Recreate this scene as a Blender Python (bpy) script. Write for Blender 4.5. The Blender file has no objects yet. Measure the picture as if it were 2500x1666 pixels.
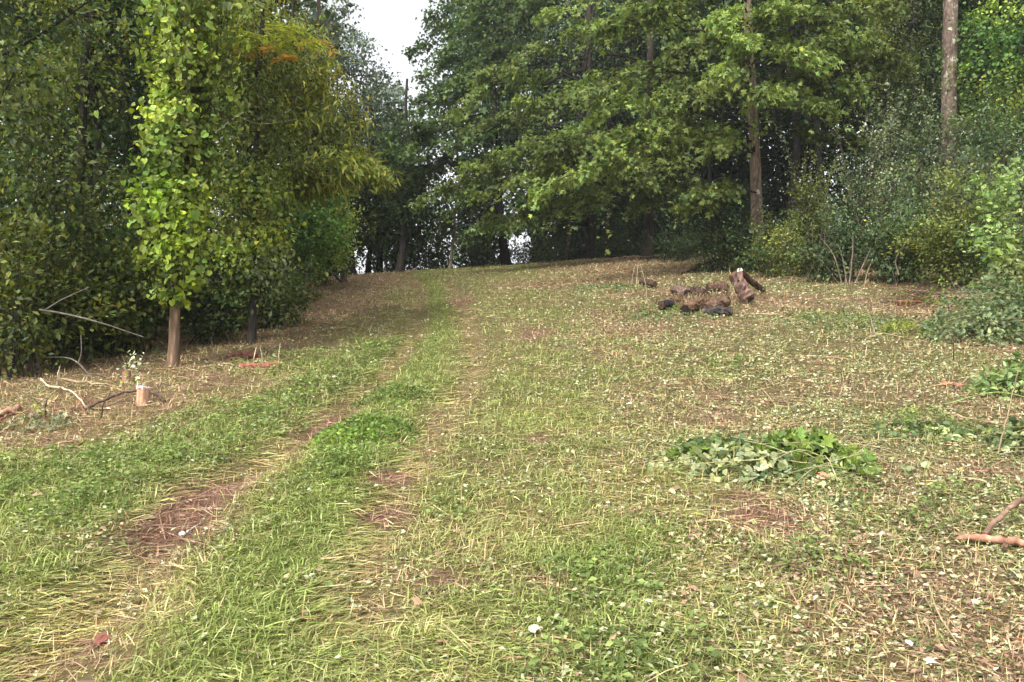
import bpy, math
import numpy as np

# ------------------------------------------------------------------ camera, sky, sun, exposure
scene = bpy.context.scene
R = math.radians
cam_data = bpy.data.cameras.new('camera')
cam_data.sensor_width = 36.0
cam_data.lens = 26.0
cam_data.clip_end = 4000.0
cam = bpy.data.objects.new('camera', cam_data)
scene.collection.objects.link(cam)
cam.location = (0, 0, 1.65)
cam.rotation_euler = (R(90), 0, 0)
scene.camera = cam

SUN_EL, SUN_AZ = 52.0, 215.0          # azimuth clockwise from +Y: behind the camera, to its left
world = bpy.data.worlds.new('World')
scene.world = world
world.use_nodes = True
nt = world.node_tree
bg = nt.nodes['Background']
sky = nt.nodes.new('ShaderNodeTexSky')
sky.sky_type = 'NISHITA'
sky.sun_disc = False
sky.sun_elevation = R(SUN_EL)
sky.sun_rotation = R(SUN_AZ)
sky.air_density = 1.0
sky.dust_density = 4.0
hs = nt.nodes.new('ShaderNodeHueSaturation')       # thin overcast: the blue is mostly washed out
hs.inputs['Saturation'].default_value = 0.16
nt.links.new(sky.outputs[0], hs.inputs['Color'])
nt.links.new(hs.outputs[0], bg.inputs['Color'])
bg.inputs['Strength'].default_value = 0.15

sd = bpy.data.lights.new('sun', 'SUN')
sd.energy = 1.5
sd.angle = R(10)
sd.color = (1.0, 0.93, 0.82)
sun = bpy.data.objects.new('sun', sd)
scene.collection.objects.link(sun)
sun.rotation_euler = (R(90 - SUN_EL), 0, R(180 - SUN_AZ))
sun.location = (-20, -20, 40)

scene.view_settings.view_transform = 'Standard'
scene.view_settings.look = 'None'
scene.view_settings.gamma = 1.0
scene.view_settings.exposure = 1.4
scene.cycles.max_bounces = 6
scene.cycles.diffuse_bounces = 3
scene.cycles.transmission_bounces = 4
scene.cycles.use_denoising = True

rng = np.random.default_rng(11)
U, N = rng.uniform, rng.normal
C = scene.collection

# ------------------------------------------------------------------ terrain
def vnoise(x, y, seed=0):
    xi = np.floor(x).astype(np.int64); yi = np.floor(y).astype(np.int64)
    fx = x - xi; fy = y - yi
    fx = fx * fx * (3 - 2 * fx); fy = fy * fy * (3 - 2 * fy)
    def h(a, b):
        n = (a * 374761393 + b * 668265263 + seed * 974711) & 0x7fffffff
        n = ((n ^ (n >> 13)) * 1274126177) & 0x7fffffff
        return ((n ^ (n >> 16)) & 0xffff) / 65535.0
    return (h(xi, yi) * (1 - fx) + h(xi + 1, yi) * fx) * (1 - fy) + (h(xi, yi + 1) * (1 - fx) + h(xi + 1, yi + 1) * fx) * fy
def fbm(x, y, s, seed=0, o=3):
    v = 0; a = .5; t = 0
    for k in range(o):
        v = v + a * vnoise(x / s * 2 ** k + 31.7 * k, y / s * 2 ** k + 11.3 * k, seed + k); t += a; a *= .55
    return v / t
def sstep(a, b, x):
    t = np.clip((x - a) / (b - a), 0, 1); return t * t * (3 - 2 * t)

def smooth_height(x, y):
    x = np.asarray(x, float); y = np.asarray(y, float); a = .16
    t = np.clip(y - 27, 0, 15)
    m = a * 27 + a * t - (a + .05) / 15 * t * t / 2 - .05 * np.clip(y - 42, 0, 80)
    z = np.where(y < 27, a * np.maximum(y, -20), m)
    s = np.clip(y / 25, 0, 1)
    return z + np.clip(x, -25, 25) * .065 * s * s * (3 - 2 * s)

def poly_d(P, x, y):
    """distance to a polyline and the place along it (0 to 1)"""
    best = np.full(np.shape(x), 1e9); at = np.zeros(np.shape(x))
    n = len(P) - 1
    for i in range(n):
        ax, ay = P[i]; bx, by = P[i + 1]
        dx, dy = bx - ax, by - ay
        t = np.clip(((x - ax) * dx + (y - ay) * dy) / (dx * dx + dy * dy), 0, 1)
        d = np.hypot(x - ax - t * dx, y - ay - t * dy)
        at = np.where(d < best, (i + t) / n, at); best = np.minimum(best, d)
    return best, at

CENTRE = [(-1.088, 2.904), (-1.099, 3.48), (-1.099, 4.279), (-1.089, 5.341), (-1.1, 6.762), (-1.139, 8.939), (-1.165, 11.542), (-1.667, 16.521), (-2.619, 23.246), (-3.661, 28.736)]
WEEDS = [(-3.313, 4.446), (-3.028, 4.87), (-2.598, 5.037), (-2.347, 5.645), (-2.126, 6.493), (-1.938, 7.546), (-1.729, 9.0), (-1.682, 10.34)]
RUT_A = [(-1.764, 2.685), (-1.785, 3.205), (-1.877, 3.954), (-1.904, 4.645), (-1.75, 5.159), (-1.626, 5.8), (-1.543, 6.786), (-1.48, 7.944), (-1.441, 9.933), (-1.684, 13.338), (-2.427, 19.226), (-3.302, 24.775)]
RUT_B = [(-0.701, 3.164), (-0.783, 4.34), (-0.715, 5.136), (-0.592, 6.429), (-0.424, 8.336), (-0.591, 10.977), (-1.051, 15.336), (-1.877, 21.768)]

# patches of ground cover: (centre, radius across, radius along, strength)
GREEN = [((-2.259, 3.533),.45,.3,.9), ((-1.126, 3.568),.5,.35,.8), ((-1.05, 3.094),.4,.25,.7), ((0.426, 3.556),.42,.4,1.), ((0.687, 3.846),.4,.35,.9), ((0.23, 3.159),.4,.3,.8), ((0.656, 3.156),.3,.3,.7), ((0.164, 3.799),.3,.3,.6), ((0.939, 2.781),.4,.2,.6), ((-1.216, 2.846),.5,.2,.8), ((-0.713, 2.843),.4,.2,.8), ((-0.58, 3.565),.3,.25,.5), ((-0.049, 3.159),.3,.2,.5),
         ((0.437, 3.053),.35,.25,.9), ((0.27, 6.25),.45,.5,.7), ((-0.074, 7.628),.4,.6,.5), ((0.443, 2.755),.25,.15,.9), ((-0.419, 4.545),.3,.3,.5), ((0.416, 4.607),.4,.4,.5),
         ((-4.416, 30.441),1.6,2.5,.8), ((-1.746, 30.74),2.2,2.5,.7), ((0.328, 8.789),.5,.8,.4), ((-2.465, 8.789),.8,1.,.35), ((3.804, 13.651),.8,.7,.5),
         ((2.547, 12.244),.8,1.,.5), ((5.307, 11.659),.8,.7,.4), ((-2.782, 4.235),.5,.4,.7), ((-2.306, 4.229),.4,.3,.6), ((-0.797, 7.678),.3,.5,.8), ((-0.877, 3.758),.3,.3,.6), ((-1.41, 2.734),.2,.15,.6)]
LEAFY = [((-1.172, 7.204),.32,.35,1.), ((-1.135, 5.905),.38,.4,.9), ((-1.099, 4.96),.3,.3,.8), ((0.375, 3.469),.3,.25,.45), ((0.44, 2.837),.3,.15,.55), ((2.2, 4.653),.3,.2,.7),
         ((1.53, 3.594),.3,.2,.5), ((2.055, 3.998),.35,.2,.5), ((-3.17, 5.004),.5,.4,.7), ((-2.519, 4.296),.4,.3,.7), ((-2.659, 9.1),.8,.8,.5), ((2.583, 12.779),.7,.8,.7), ((2.587, 8.09),.4,.5,.5),
         ((5.12, 11.25),.7,.7,.7), ((3.267, 5.885),.4,.35,.7), ((2.662, 4.294),.4,.25,.6), ((2.314, 17.597),.6,.6,.6), ((-0.536, 4.206),.2,.2,.4)]
BROWN = [((-4.161, 7.096),.9,.6,.9), ((-4.226, 6.432),.8,.5,1.), ((-3.402, 7.643),1.2,.7,.7), ((-2.922, 8.055),.8,.5,.5), ((-3.987, 14.842),1.8,2.6,1.), ((-4.489, 21.4),1.8,2.6,.9), ((-3.217, 10.586),.6,.8,.6), ((0.825, 19.077),1.3,1.6,.9),
         ((0.309, 10.82),.35,.7,.9), ((-1.115, 16.26),.35,1.2,.8), ((2.402, 20.06),2.,2.,.6), ((3.29, 7.227),.8,.7,.5), ((1.385, 4.033),.28,.2,1.), ((6.398, 13.531),.8,.8,.6), ((7.025, 12.788),.7,.6,.9),
         ((1.002, 3.597),.2,.2,.5), ((4.126, 6.242),.6,.4,.6), ((-0.357, 3.434),.28,.18,.6), ((-0.599, 3.434),.2,.15,.5), ((0.168, 3.428),.15,.12,.7), ((4.495, 23.614),2.,2.,.8), ((0.766, 4.759),.4,.4,.4),
         ((1.617, 3.337),.25,.2,.5), ((3.143, 4.797),.4,.25,.5), ((1.171, 3.951),.3,.2,.6)]
DIRT = [((-0.843, 4.829),.13,.12,1.), ((-0.777, 4.241),.14,.1,1.), ((0.208, 5.572),.12,.08,.8), ((-1.115, 16.26),.2,.8,.5), ((-1.688, 2.983),.07,.05,.8), ((-1.551, 2.846),.12,.06,.7), ((0.309, 10.82),.2,.4,.6), ((-0.316, 3.431),.09,.06,.7),
        ((6.895, 12.551),.4,.3,.8), ((1.395, 4.062),.18,.13,.8), ((1.36, 4.413),.15,.1,.6)]
YELLOW = [((-1.822, 3.17),.45,.3,1.), ((-1.91, 2.907),.4,.2,1.), ((-1.715, 3.442),.3,.2,.8), ((-0.311, 2.992),.45,.2,.8), ((-0.635, 3.027),.4,.2,.6), ((0.27, 6.25),.4,.5,.6), ((-0.064, 4.077),.5,.4,.5),
          ((0.843, 3.384),.3,.25,.5), ((0.822, 4.601),.35,.3,.6), ((-1.657, 4.884),.35,.3,.6), ((-0.364, 2.731),.3,.1,.7), ((-2.467, 28.613),1.,2.,.3), ((1.184, 4.75),.3,.25,.5)]
def patches(L, x, y, seed):
    v = np.zeros(np.shape(x)); w = .35 * (fbm(x, y, .35, seed) - .5)
    for (c, rx, ry, s) in L:
        q = ((x - c[0]) / rx) ** 2 + ((y - c[1]) / ry) ** 2
        v = np.maximum(v, s * np.exp(-.8 * q))
    return np.clip(v + w * (v > .12) * 1.6, 0, 1)

def zones(x, y):
    """cover weights at ground points"""
    n1 = fbm(x, y, .5, 3); n2 = fbm(x, y, 1.6, 9); n3 = fbm(x, y, .18, 21)
    dc, tc = poly_d(CENTRE, x, y); dw, tw = poly_d(WEEDS, x, y); da, ta = poly_d(RUT_A, x, y); db, tb = poly_d(RUT_B, x, y)
    wob = .5 + n1
    centre = np.exp(-(dc / (.46 * wob * (.6 + .8 * n3))) ** 2)
    weeds = np.exp(-(dw / (.52 * wob * (.6 + .8 * n3))) ** 2)
    ruta = np.exp(-(da / (.2 * wob)) ** 2); rutb = np.exp(-(db / (.18 * wob)) ** 2)
    leafy = np.maximum(patches(LEAFY, x, y, 5), weeds * .72)
    green = np.maximum(patches(GREEN, x, y, 6), centre * .95)
    base = .42 * sstep(.42, .62, n1) * (1 - .55 * sstep(1.2, 3.5, x - .0 * y)) + .12
    green = np.maximum(green, np.maximum(base, weeds * .6))
    brown = np.maximum(patches(BROWN, x, y, 7), .75 * sstep(.42, .62, n2) * sstep(.5, 1.8, x))
    brown = np.maximum(brown, .85 * sstep(2.0, 3.0, -x - .04 * y) * (1 - weeds) * (y > 5.5))
    dirt = np.maximum(patches(DIRT, x, y, 8), ruta * np.clip(1.5 * np.exp(-((ta - .235) / .062) ** 2), 0, 1))
    dirt = np.maximum(dirt, ruta * .55 * np.exp(-((ta - .5) / .06) ** 2))
    rut = np.maximum(ruta, rutb)
    yellow = np.maximum(patches(YELLOW, x, y, 12), .35 * rut)
    green = green * (1 - .75 * rut) * (1 - dirt) * (1 - .75 * brown)
    leafy = leafy * (1 - dirt) * (1 - .8 * rut)
    brown = np.maximum(brown, .45 * rut) * (1 - .7 * np.maximum(centre, weeds))
    return dict(green=green, leafy=leafy, brown=brown, dirt=np.clip(dirt * (.6 + .8 * n3), 0, 1), yellow=yellow, rut=rut, n1=n1, n2=n2, n3=n3)

def gz(x, y):
    x = np.asarray(x, float); y = np.asarray(y, float)
    da, _ = poly_d(RUT_A, x, y); db, _ = poly_d(RUT_B, x, y)
    near = np.exp(-((y - 15) / 22) ** 2)
    return smooth_height(x, y) - .075 * np.exp(-(da / .22) ** 2) - .045 * np.exp(-(db / .2) ** 2) + near * (.10 * (fbm(x, y, 1.3, 41) - .5) + .045 * (fbm(x, y, .3, 43) - .5))

# ------------------------------------------------------------------ materials (all procedural)
def new_mat(name):
    m = bpy.data.materials.new(name); m.use_nodes = True
    t = m.node_tree; t.nodes.clear()
    out = t.nodes.new('ShaderNodeOutputMaterial')
    return m, t, out
def mat_cover(name, trans, rough, spec, tint=(1.15, 1.25, .6), vary=.25, vscale=3.0):
    """thin leaves and blades: own colour per leaf, light passes through"""
    m, t, out = new_mat(name)
    a = t.nodes.new('ShaderNodeAttribute'); a.attribute_name = 'Col'
    tc = t.nodes.new('ShaderNodeTexCoord')
    nz = t.nodes.new('ShaderNodeTexNoise'); nz.inputs['Scale'].default_value = vscale; nz.inputs['Detail'].default_value = 3
    t.links.new(tc.outputs['Object'], nz.inputs['Vector'])
    mr = t.nodes.new('ShaderNodeMapRange'); mr.inputs['From Min'].default_value = .3; mr.inputs['From Max'].default_value = .7
    mr.inputs['To Min'].default_value = 1 - vary; mr.inputs['To Max'].default_value = 1 + vary
    t.links.new(nz.outputs['Fac'], mr.inputs['Value'])
    mu = t.nodes.new('ShaderNodeVectorMath'); mu.operation = 'SCALE'
    t.links.new(a.outputs['Color'], mu.inputs[0]); t.links.new(mr.outputs[0], mu.inputs['Scale'])
    p = t.nodes.new('ShaderNodeBsdfPrincipled')
    p.inputs['Roughness'].default_value = rough; p.inputs['Specular IOR Level'].default_value = spec
    t.links.new(mu.outputs[0], p.inputs['Base Color'])
    tr = t.nodes.new('ShaderNodeBsdfTranslucent')
    m2 = t.nodes.new('ShaderNodeVectorMath'); m2.operation = 'MULTIPLY'; m2.inputs[1].default_value = tint
    t.links.new(mu.outputs[0], m2.inputs[0]); t.links.new(m2.outputs[0], tr.inputs['Color'])
    mx = t.nodes.new('ShaderNodeMixShader'); mx.inputs[0].default_value = trans
    t.links.new(p.outputs[0], mx.inputs[1]); t.links.new(tr.outputs[0], mx.inputs[2])
    t.links.new(mx.outputs[0], out.inputs[0])
    return m
def mat_bark(name, scale=9.0, stretch=.22, bump=.6, light=None):
    m, t, out = new_mat(name)
    a = t.nodes.new('ShaderNodeAttribute'); a.attribute_name = 'Col'
    tc = t.nodes.new('ShaderNodeTexCoord'); mp = t.nodes.new('ShaderNodeMapping'); mp.inputs['Scale'].default_value = (1, 1, stretch)
    t.links.new(tc.outputs['Object'], mp.inputs[0])
    nz = t.nodes.new('ShaderNodeTexNoise'); nz.inputs['Scale'].default_value = scale; nz.inputs['Detail'].default_value = 6; nz.inputs['Roughness'].default_value = .65
    t.links.new(mp.outputs[0], nz.inputs['Vector'])
    vo = t.nodes.new('ShaderNodeTexVoronoi'); vo.inputs['Scale'].default_value = scale * 2.6; vo.feature = 'F1'
    t.links.new(mp.outputs[0], vo.inputs['Vector'])
    mr = t.nodes.new('ShaderNodeMapRange'); mr.inputs['From Min'].default_value = .3; mr.inputs['From Max'].default_value = .7; mr.inputs['To Min'].default_value = .55; mr.inputs['To Max'].default_value = 1.45
    t.links.new(nz.outputs['Fac'], mr.inputs['Value'])
    mr2 = t.nodes.new('ShaderNodeMapRange'); mr2.inputs['From Min'].default_value = .1; mr2.inputs['From Max'].default_value = .6; mr2.inputs['To Min'].default_value = 1.15; mr2.inputs['To Max'].default_value = .65
    t.links.new(vo.outputs['Distance'], mr2.inputs['Value'])
    k = t.nodes.new('ShaderNodeMath'); k.operation = 'MULTIPLY'
    t.links.new(mr.outputs[0], k.inputs[0]); t.links.new(mr2.outputs[0], k.inputs[1])
    mu = t.nodes.new('ShaderNodeVectorMath'); mu.operation = 'SCALE'
    t.links.new(a.outputs['Color'], mu.inputs[0]); t.links.new(k.outputs[0], mu.inputs['Scale'])
    col = mu.outputs[0]
    if light:                                        # lichen patches
        n2 = t.nodes.new('ShaderNodeTexNoise'); n2.inputs['Scale'].default_value = 7; n2.inputs['Detail'].default_value = 5
        t.links.new(tc.outputs['Object'], n2.inputs['Vector'])
        rp = t.nodes.new('ShaderNodeValToRGB'); rp.color_ramp.elements[0].position = .59; rp.color_ramp.elements[1].position = .68
        t.links.new(n2.outputs['Fac'], rp.inputs[0])
        mc = t.nodes.new('ShaderNodeMixRGB'); mc.inputs[2].default_value = (*light, 1)
        t.links.new(rp.outputs[0], mc.inputs[0]); t.links.new(col, mc.inputs[1]); col = mc.outputs[0]
    p = t.nodes.new('ShaderNodeBsdfPrincipled'); p.inputs['Roughness'].default_value = .9; p.inputs['Specular IOR Level'].default_value = .15
    t.links.new(col, p.inputs['Base Color'])
    bp = t.nodes.new('ShaderNodeBump'); bp.inputs['Strength'].default_value = bump; bp.inputs['Distance'].default_value = .02
    t.links.new(k.outputs[0], bp.inputs['Height']); t.links.new(bp.outputs[0], p.inputs['Normal'])
    t.links.new(p.outputs[0], out.inputs[0])
    return m
def mat_ground():
    m, t, out = new_mat('ground_earth')
    a = t.nodes.new('ShaderNodeAttribute'); a.attribute_name = 'Col'
    tc = t.nodes.new('ShaderNodeTexCoord')
    def noise(scale, detail, vec=None):
        n = t.nodes.new('ShaderNodeTexNoise'); n.inputs['Scale'].default_value = scale; n.inputs['Detail'].default_value = detail; n.inputs['Roughness'].default_value = .7
        t.links.new(vec or tc.outputs['Object'], n.inputs['Vector']); return n
    n1 = noise(45, 6); n2 = noise(9, 4)
    mp = t.nodes.new('ShaderNodeMapping'); mp.inputs['Scale'].default_value = (1, .35, 1); mp.inputs['Rotation'].default_value = (0, 0, .6)
    t.links.new(tc.outputs['Object'], mp.inputs[0]); n3 = noise(120, 3, mp.outputs[0])
    def rng_(n, lo, hi, a0=.3, a1=.7):
        r = t.nodes.new('ShaderNodeMapRange'); r.inputs['From Min'].default_value = a0; r.inputs['From Max'].default_value = a1
        r.inputs['To Min'].default_value = lo; r.inputs['To Max'].default_value = hi; t.links.new(n.outputs['Fac'], r.inputs['Value']); return r.outputs[0]
    def mul(x, y):
        k = t.nodes.new('ShaderNodeMath'); k.operation = 'MULTIPLY'; t.links.new(x, k.inputs[0]); t.links.new(y, k.inputs[1]); return k.outputs[0]
    f = mul(mul(rng_(n1, .5, 1.45), rng_(n2, .8, 1.2)), rng_(n3, .65, 1.35))
    mu = t.nodes.new('ShaderNodeVectorMath'); mu.operation = 'SCALE'
    t.links.new(a.outputs['Color'], mu.inputs[0]); t.links.new(f, mu.inputs['Scale'])
    p = t.nodes.new('ShaderNodeBsdfPrincipled'); p.inputs['Roughness'].default_value = .95; p.inputs['Specular IOR Level'].default_value = .1
    t.links.new(mu.outputs[0], p.inputs['Base Color'])
    bp = t.nodes.new('ShaderNodeBump'); bp.inputs['Strength'].default_value = .8; bp.inputs['Distance'].default_value = .03
    t.links.new(f, bp.inputs['Height']); t.links.new(bp.outputs[0], p.inputs['Normal'])
    t.links.new(p.outputs[0], out.inputs[0])
    return m
M_LEAF = mat_cover('leaf', .32, .58, .28, vary=.22, vscale=1.6)
M_GRASS = mat_cover('grass_blade', .25, .6, .25, vary=.12, vscale=4)
M_LITTER = mat_cover('dry_litter', .12, .75, .2, tint=(1.1, 1.05, .8), vary=.15, vscale=5)
M_BARK = mat_bark('bark')
M_FLAKY = mat_bark('flaky_bark', 7, .45, 1.0, light=(.36, .36, .28))
M_WOOD = mat_bark('cut_wood', 30, .2, .25)
M_GROUND = mat_ground()

# ------------------------------------------------------------------ mesh helpers
class MB:
    def __init__(s): s.V = []; s.F = []; s.C = []; s.M = []; s.n = 0
    def add(s, v, f, c, m=0):
        v = np.asarray(v, np.float32).reshape(-1, 3); f = np.asarray(f, np.int64).reshape(-1, 3)
        c = np.asarray(c, np.float32)
        if c.ndim == 1: c = np.tile(c, (len(v), 1))
        s.V.append(v); s.F.append(f + s.n); s.C.append(c); s.M.append(np.full(len(f), m, np.int32)); s.n += len(v)
    def build(s, name, mats, parent=None, origin=(0, 0, 0), smooth=False):
        V = np.concatenate(s.V) - np.asarray(origin, np.float32); F = np.concatenate(s.F); Cc = np.concatenate(s.C); Mi = np.concatenate(s.M)
        me = bpy.data.meshes.new(name)
        me.vertices.add(len(V)); me.vertices.foreach_set('co', V.ravel())
        me.loops.add(F.size); me.loops.foreach_set('vertex_index', F.ravel().astype(np.int32))
        me.polygons.add(len(F)); me.polygons.foreach_set('loop_start', np.arange(0, F.size, 3, dtype=np.int32))
        me.polygons.foreach_set('material_index', Mi)
        me.polygons.foreach_set('use_smooth', np.full(len(F), smooth))
        at = me.attributes.new('Col', 'FLOAT_COLOR', 'POINT')
        at.data.foreach_set('color', np.concatenate([np.clip(Cc, 0, 1), np.ones((len(V), 1), np.float32)], 1).ravel().astype(np.float32))
        me.update()
        for m in (mats if isinstance(mats, (list, tuple)) else [mats]): me.materials.append(m)
        o = bpy.data.objects.new(name, me); C.objects.link(o)
        if parent is not None: o.parent = parent
        else: o.location = origin
        return o
def tag(o, label=None, cat=None, group=None, kind=None):
    if label: o['label'] = label
    if cat: o['category'] = cat
    if group: o['group'] = group
    if kind: o['kind'] = kind
    return o
def empty(name, loc):
    o = bpy.data.objects.new(name, None); C.objects.link(o); o.location = loc; o.empty_display_size = .2
    return o
def unit(v): return v / (np.linalg.norm(v, axis=-1, keepdims=True) + 1e-9)
def hsv_jit(col, n, br=.25, yel=.15):
    """per leaf colour: brightness and a drift towards yellow"""
    c = np.tile(np.asarray(col, float), (n, 1))
    b = np.exp(N(0, br, n))[:, None]; y = np.clip(N(0, yel, n), -.4, .8)[:, None]
    return np.clip(c * b * (1 + y * np.array([.9, .35, -.5])), .002, .9)

T_OVAL = (np.array([(0, 0, 0), (.5, .3, .07), (1, 0, -.06), (.5, -.3, .07)]), np.array([(0, 2, 1), (0, 3, 2)]))
T_OVAL4 = (np.array([(0, 0, 0), (.35, .3, .06), (.75, .2, .03), (1, 0, -.12), (.75, -.2, .03), (.35, -.3, .06)]), np.array([(0, 3, 2), (0, 2, 1), (0, 4, 3), (0, 5, 4)]))
T_HEART = (np.array([(.12, 0, 0), (0, .26, .03), (.3, .45, .06), (.7, .34, 0), (1, 0, -.15), (.7, -.34, 0), (.3, -.45, .06), (0, -.26, .03)]),
           np.array([(0, 2, 1), (0, 3, 2), (0, 4, 3), (0, 5, 4), (0, 6, 5), (0, 7, 6)]))
T_MAPLE = (np.array([(0, 0, 0), (.02, .46, -.08), (.32, .2, .03), (.62, .5, -.1), (.6, .16, .03), (1, 0, -.14), (.6, -.16, .03), (.62, -.5, -.1), (.32, -.2, .03), (.02, -.46, -.08)]),
           np.array([(0, 2, 1), (0, 3, 2), (0, 4, 3), (0, 5, 4), (0, 6, 5), (0, 7, 6), (0, 8, 7), (0, 9, 8)]))
T_LANCE = (np.array([(0, 0, 0), (.4, .13, .03), (1, 0, -.1), (.4, -.13, .03)]), np.array([(0, 2, 1), (0, 3, 2)]))
def leaves(mb, T, p, d, n, s, c, m=0):
    p = np.asarray(p, float); k = len(p)
    d = unit(np.asarray(d, float)); n = np.asarray(n, float); n = unit(n - (n * d).sum(1, keepdims=True) * d); b = np.cross(n, d)
    s = np.broadcast_to(np.asarray(s, float), (k,))
    t, f = T
    v = p[:, None] + s[:, None, None] * (t[None, :, :1] * d[:, None] + t[None, :, 1:2] * b[:, None] + t[None, :, 2:] * n[:, None])
    ff = f[None] + (np.arange(k) * len(t))[:, None, None]
    mb.add(v.reshape(-1, 3), ff.reshape(-1, 3), np.repeat(c, len(t), 0), m)
def tube(mb, path, rad, n=8, col=(.1, .08, .06), m=0, rough=0., caps=True, endcol=None):
    path = np.asarray(path, float); k = len(path); rad = np.broadcast_to(np.asarray(rad, float), (k,))
    tan = unit(np.gradient(path, axis=0))
    ref = np.array([0, 0, 1.]) if abs(tan[:, 2]).mean() < .8 else np.array([1., 0, 0])
    a = unit(np.cross(tan, ref)); b = np.cross(tan, a)
    th = np.linspace(0, 2 * np.pi, n, endpoint=False)
    rr = rad[:, None] * (1 + rough * N(0, 1, (k, n)))
    v = path[:, None] + rr[..., None] * (np.cos(th)[None, :, None] * a[:, None] + np.sin(th)[None, :, None] * b[:, None])
    i = np.arange(k - 1)[:, None] * n; j = np.arange(n)[None]; j2 = (j + 1) % n
    q0, q1, q2, q3 = i + j, i + j2, i + n + j2, i + n + j
    f = np.concatenate([np.stack([q0, q1, q2], -1).reshape(-1, 3), np.stack([q0, q2, q3], -1).reshape(-1, 3)])
    col = np.asarray(col, float)
    cc = np.tile(col, (k * n, 1)) * np.exp(N(0, .12, (k * n, 1)))
    mb.add(v.reshape(-1, 3), f, cc, m)
    if caps:
        for e, ring in ((0, 0), (k - 1, k - 1)):
            ec = endcol if endcol is not None else col
            cv = np.concatenate([v[ring], path[ring][None]])
            mb.add(cv, [(j0, (j0 + 1) % n, n) for j0 in range(n)], np.tile(np.asarray(ec, float), (n + 1, 1)), 1 if endcol is not None else m)
def curve(pts, k):
    """smooth path through points"""
    pts = np.asarray(pts, float); n = len(pts)
    if n == 2: return pts[0] + (pts[1] - pts[0]) * np.linspace(0, 1, k)[:, None]
    q = np.vstack([2 * pts[0] - pts[1], pts, 2 * pts[-1] - pts[-2]])
    t = np.linspace(0, n - 1 - 1e-6, k); i = t.astype(int); u = (t - i)[:, None]
    p0, p1, p2, p3 = q[i], q[i + 1], q[i + 2], q[i + 3]
    return .5 * (2 * p1 + (p2 - p0) * u + (2 * p0 - 5 * p1 + 4 * p2 - p3) * u ** 2 + (3 * p1 - p0 - 3 * p2 + p3) * u ** 3)
UP = np.array([0, 0, 1.])
def V3(*a): return np.array(a, float)

# ------------------------------------------------------------------ foliage builders
BARK = np.array((.085, .068, .055)); BARKD = np.array((.035, .03, .026)); BARKR = np.array((.16, .10, .068))
def spec(T, size, col, br=.28, yel=.15, bark=BARKD): return dict(T=T, size=size, col=col, br=br, yel=yel, bark=bark)
def bough(mb, base, tip, spread, n, sp, arch=.16, thick=.075, droop=.34, twigs=True):
    """a limb with a loose drooping fan of leafy twigs"""
    base = np.asarray(base, float); tip = np.asarray(tip, float); Ln = np.linalg.norm(tip - base)
    mid = base + (tip - base) * .55 + UP * arch * Ln * U(.6, 1.5) + N(0, .06 * Ln, 3)
    tt = np.linspace(0, 1, 10)[:, None]
    pc = (1 - tt) ** 2 * base + 2 * tt * (1 - tt) * mid + tt ** 2 * tip
    pc[1:-1] += N(0, .018 * Ln, (8, 3))
    if twigs: tube(mb, pc, np.linspace(.007 * Ln + .006, .004, 10), 5, sp['bark'], 1, caps=False)
    K = max(6, n // 20)
    t = .30 + .72 * U(0, 1, K) ** .75; t = np.clip(t, 0, 1)
    st = np.stack([np.interp(t, tt[:, 0], pc[:, q]) for q in range(3)], 1)
    fw = unit(2 * (1 - t[:, None]) * (mid - base) + 2 * t[:, None] * (tip - mid))
    roll = N(0, .3)
    lat = unit(unit(np.cross(fw, UP)) + UP * roll); side = rng.choice([-1., 1.], K)[:, None]; ang = U(.1, 1.35, K)[:, None]
    dr = unit(fw * np.cos(ang) + lat * side * np.sin(ang) + UP * N(.06, .19, K)[:, None])
    ln = spread * (.3 + .8 * (1 - t)) * np.exp(N(-.15, .4, K)); dp = droop * np.exp(N(0, .45, K))
    if twigs:
        for i in range(K):
            e = st[i] + dr[i] * ln[i] - UP * dp[i] * ln[i]
            tube(mb, [st[i], (st[i] + e) / 2 + UP * .12 * ln[i], e], [.006, .004, .002], 3, sp['bark'], 1, caps=False)
    wt = np.exp(N(0, .6, K)); i = rng.choice(K, n, p=wt / wt.sum()); u = U(.05, 1.1, n) ** .8
    p = st[i] + dr[i] * (ln[i] * u)[:, None] - UP * (dp[i] * ln[i] * u * u)[:, None] + N(0, 1, (n, 3)) * np.array([.12, .12, thick])
    d = dr[i] * .8 + N(0, .6, (n, 3)) - UP * (.35 + .3 * u)[:, None]
    nn = UP * .85 + fw[i] * .3 + N(0, .45, (n, 3))
    tone = np.exp(N(0, .14, K))[:, None]
    leaves(mb, sp['T'], p, d, nn, sp['size'] * np.exp(N(-.08, .28, n)), hsv_jit(sp['col'], n, sp['br'], sp['yel']) * tone[i] * math.exp(N(0, .26)))
def blob(mb, c, r, n, sp, clump=16, cs=.16, shell=.55, hang=.5, flat=.7):
    """leaf clusters through an ellipsoid, denser towards its skin"""
    c = np.asarray(c, float); r = np.broadcast_to(np.asarray(r, float), (3,))
    K = max(4, n // clump)
    u = unit(N(0, 1, (K, 3))); q = (shell + (1 - shell) * U(0, 1, K) ** .5) * U(.82, 1.12, K)
    ctr = c + u * r * q[:, None]
    i = rng.integers(0, K, n)
    s = cs * np.exp(N(0, .3, K))
    p = ctr[i] + N(0, 1, (n, 3)) * s[i][:, None] * np.array([1, 1, flat])
    out = unit(u / r)
    nn = out[i] * .55 + UP * .6 + N(0, .45, (n, 3))
    d = out[i] * .4 + N(0, .6, (n, 3)) - UP * hang
    cl = np.exp(N(0, .2, K))[:, None] * math.exp(N(.04, .24)) * (1 + N(0, .1) * np.array([1., .2, -.6]))                 # clumps differ a little from one another
    leaves(mb, sp['T'], p, d, nn, sp['size'] * U(.6, 1.25, n), hsv_jit(sp['col'], n, sp['br'], sp['yel']) * cl[i])
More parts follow.
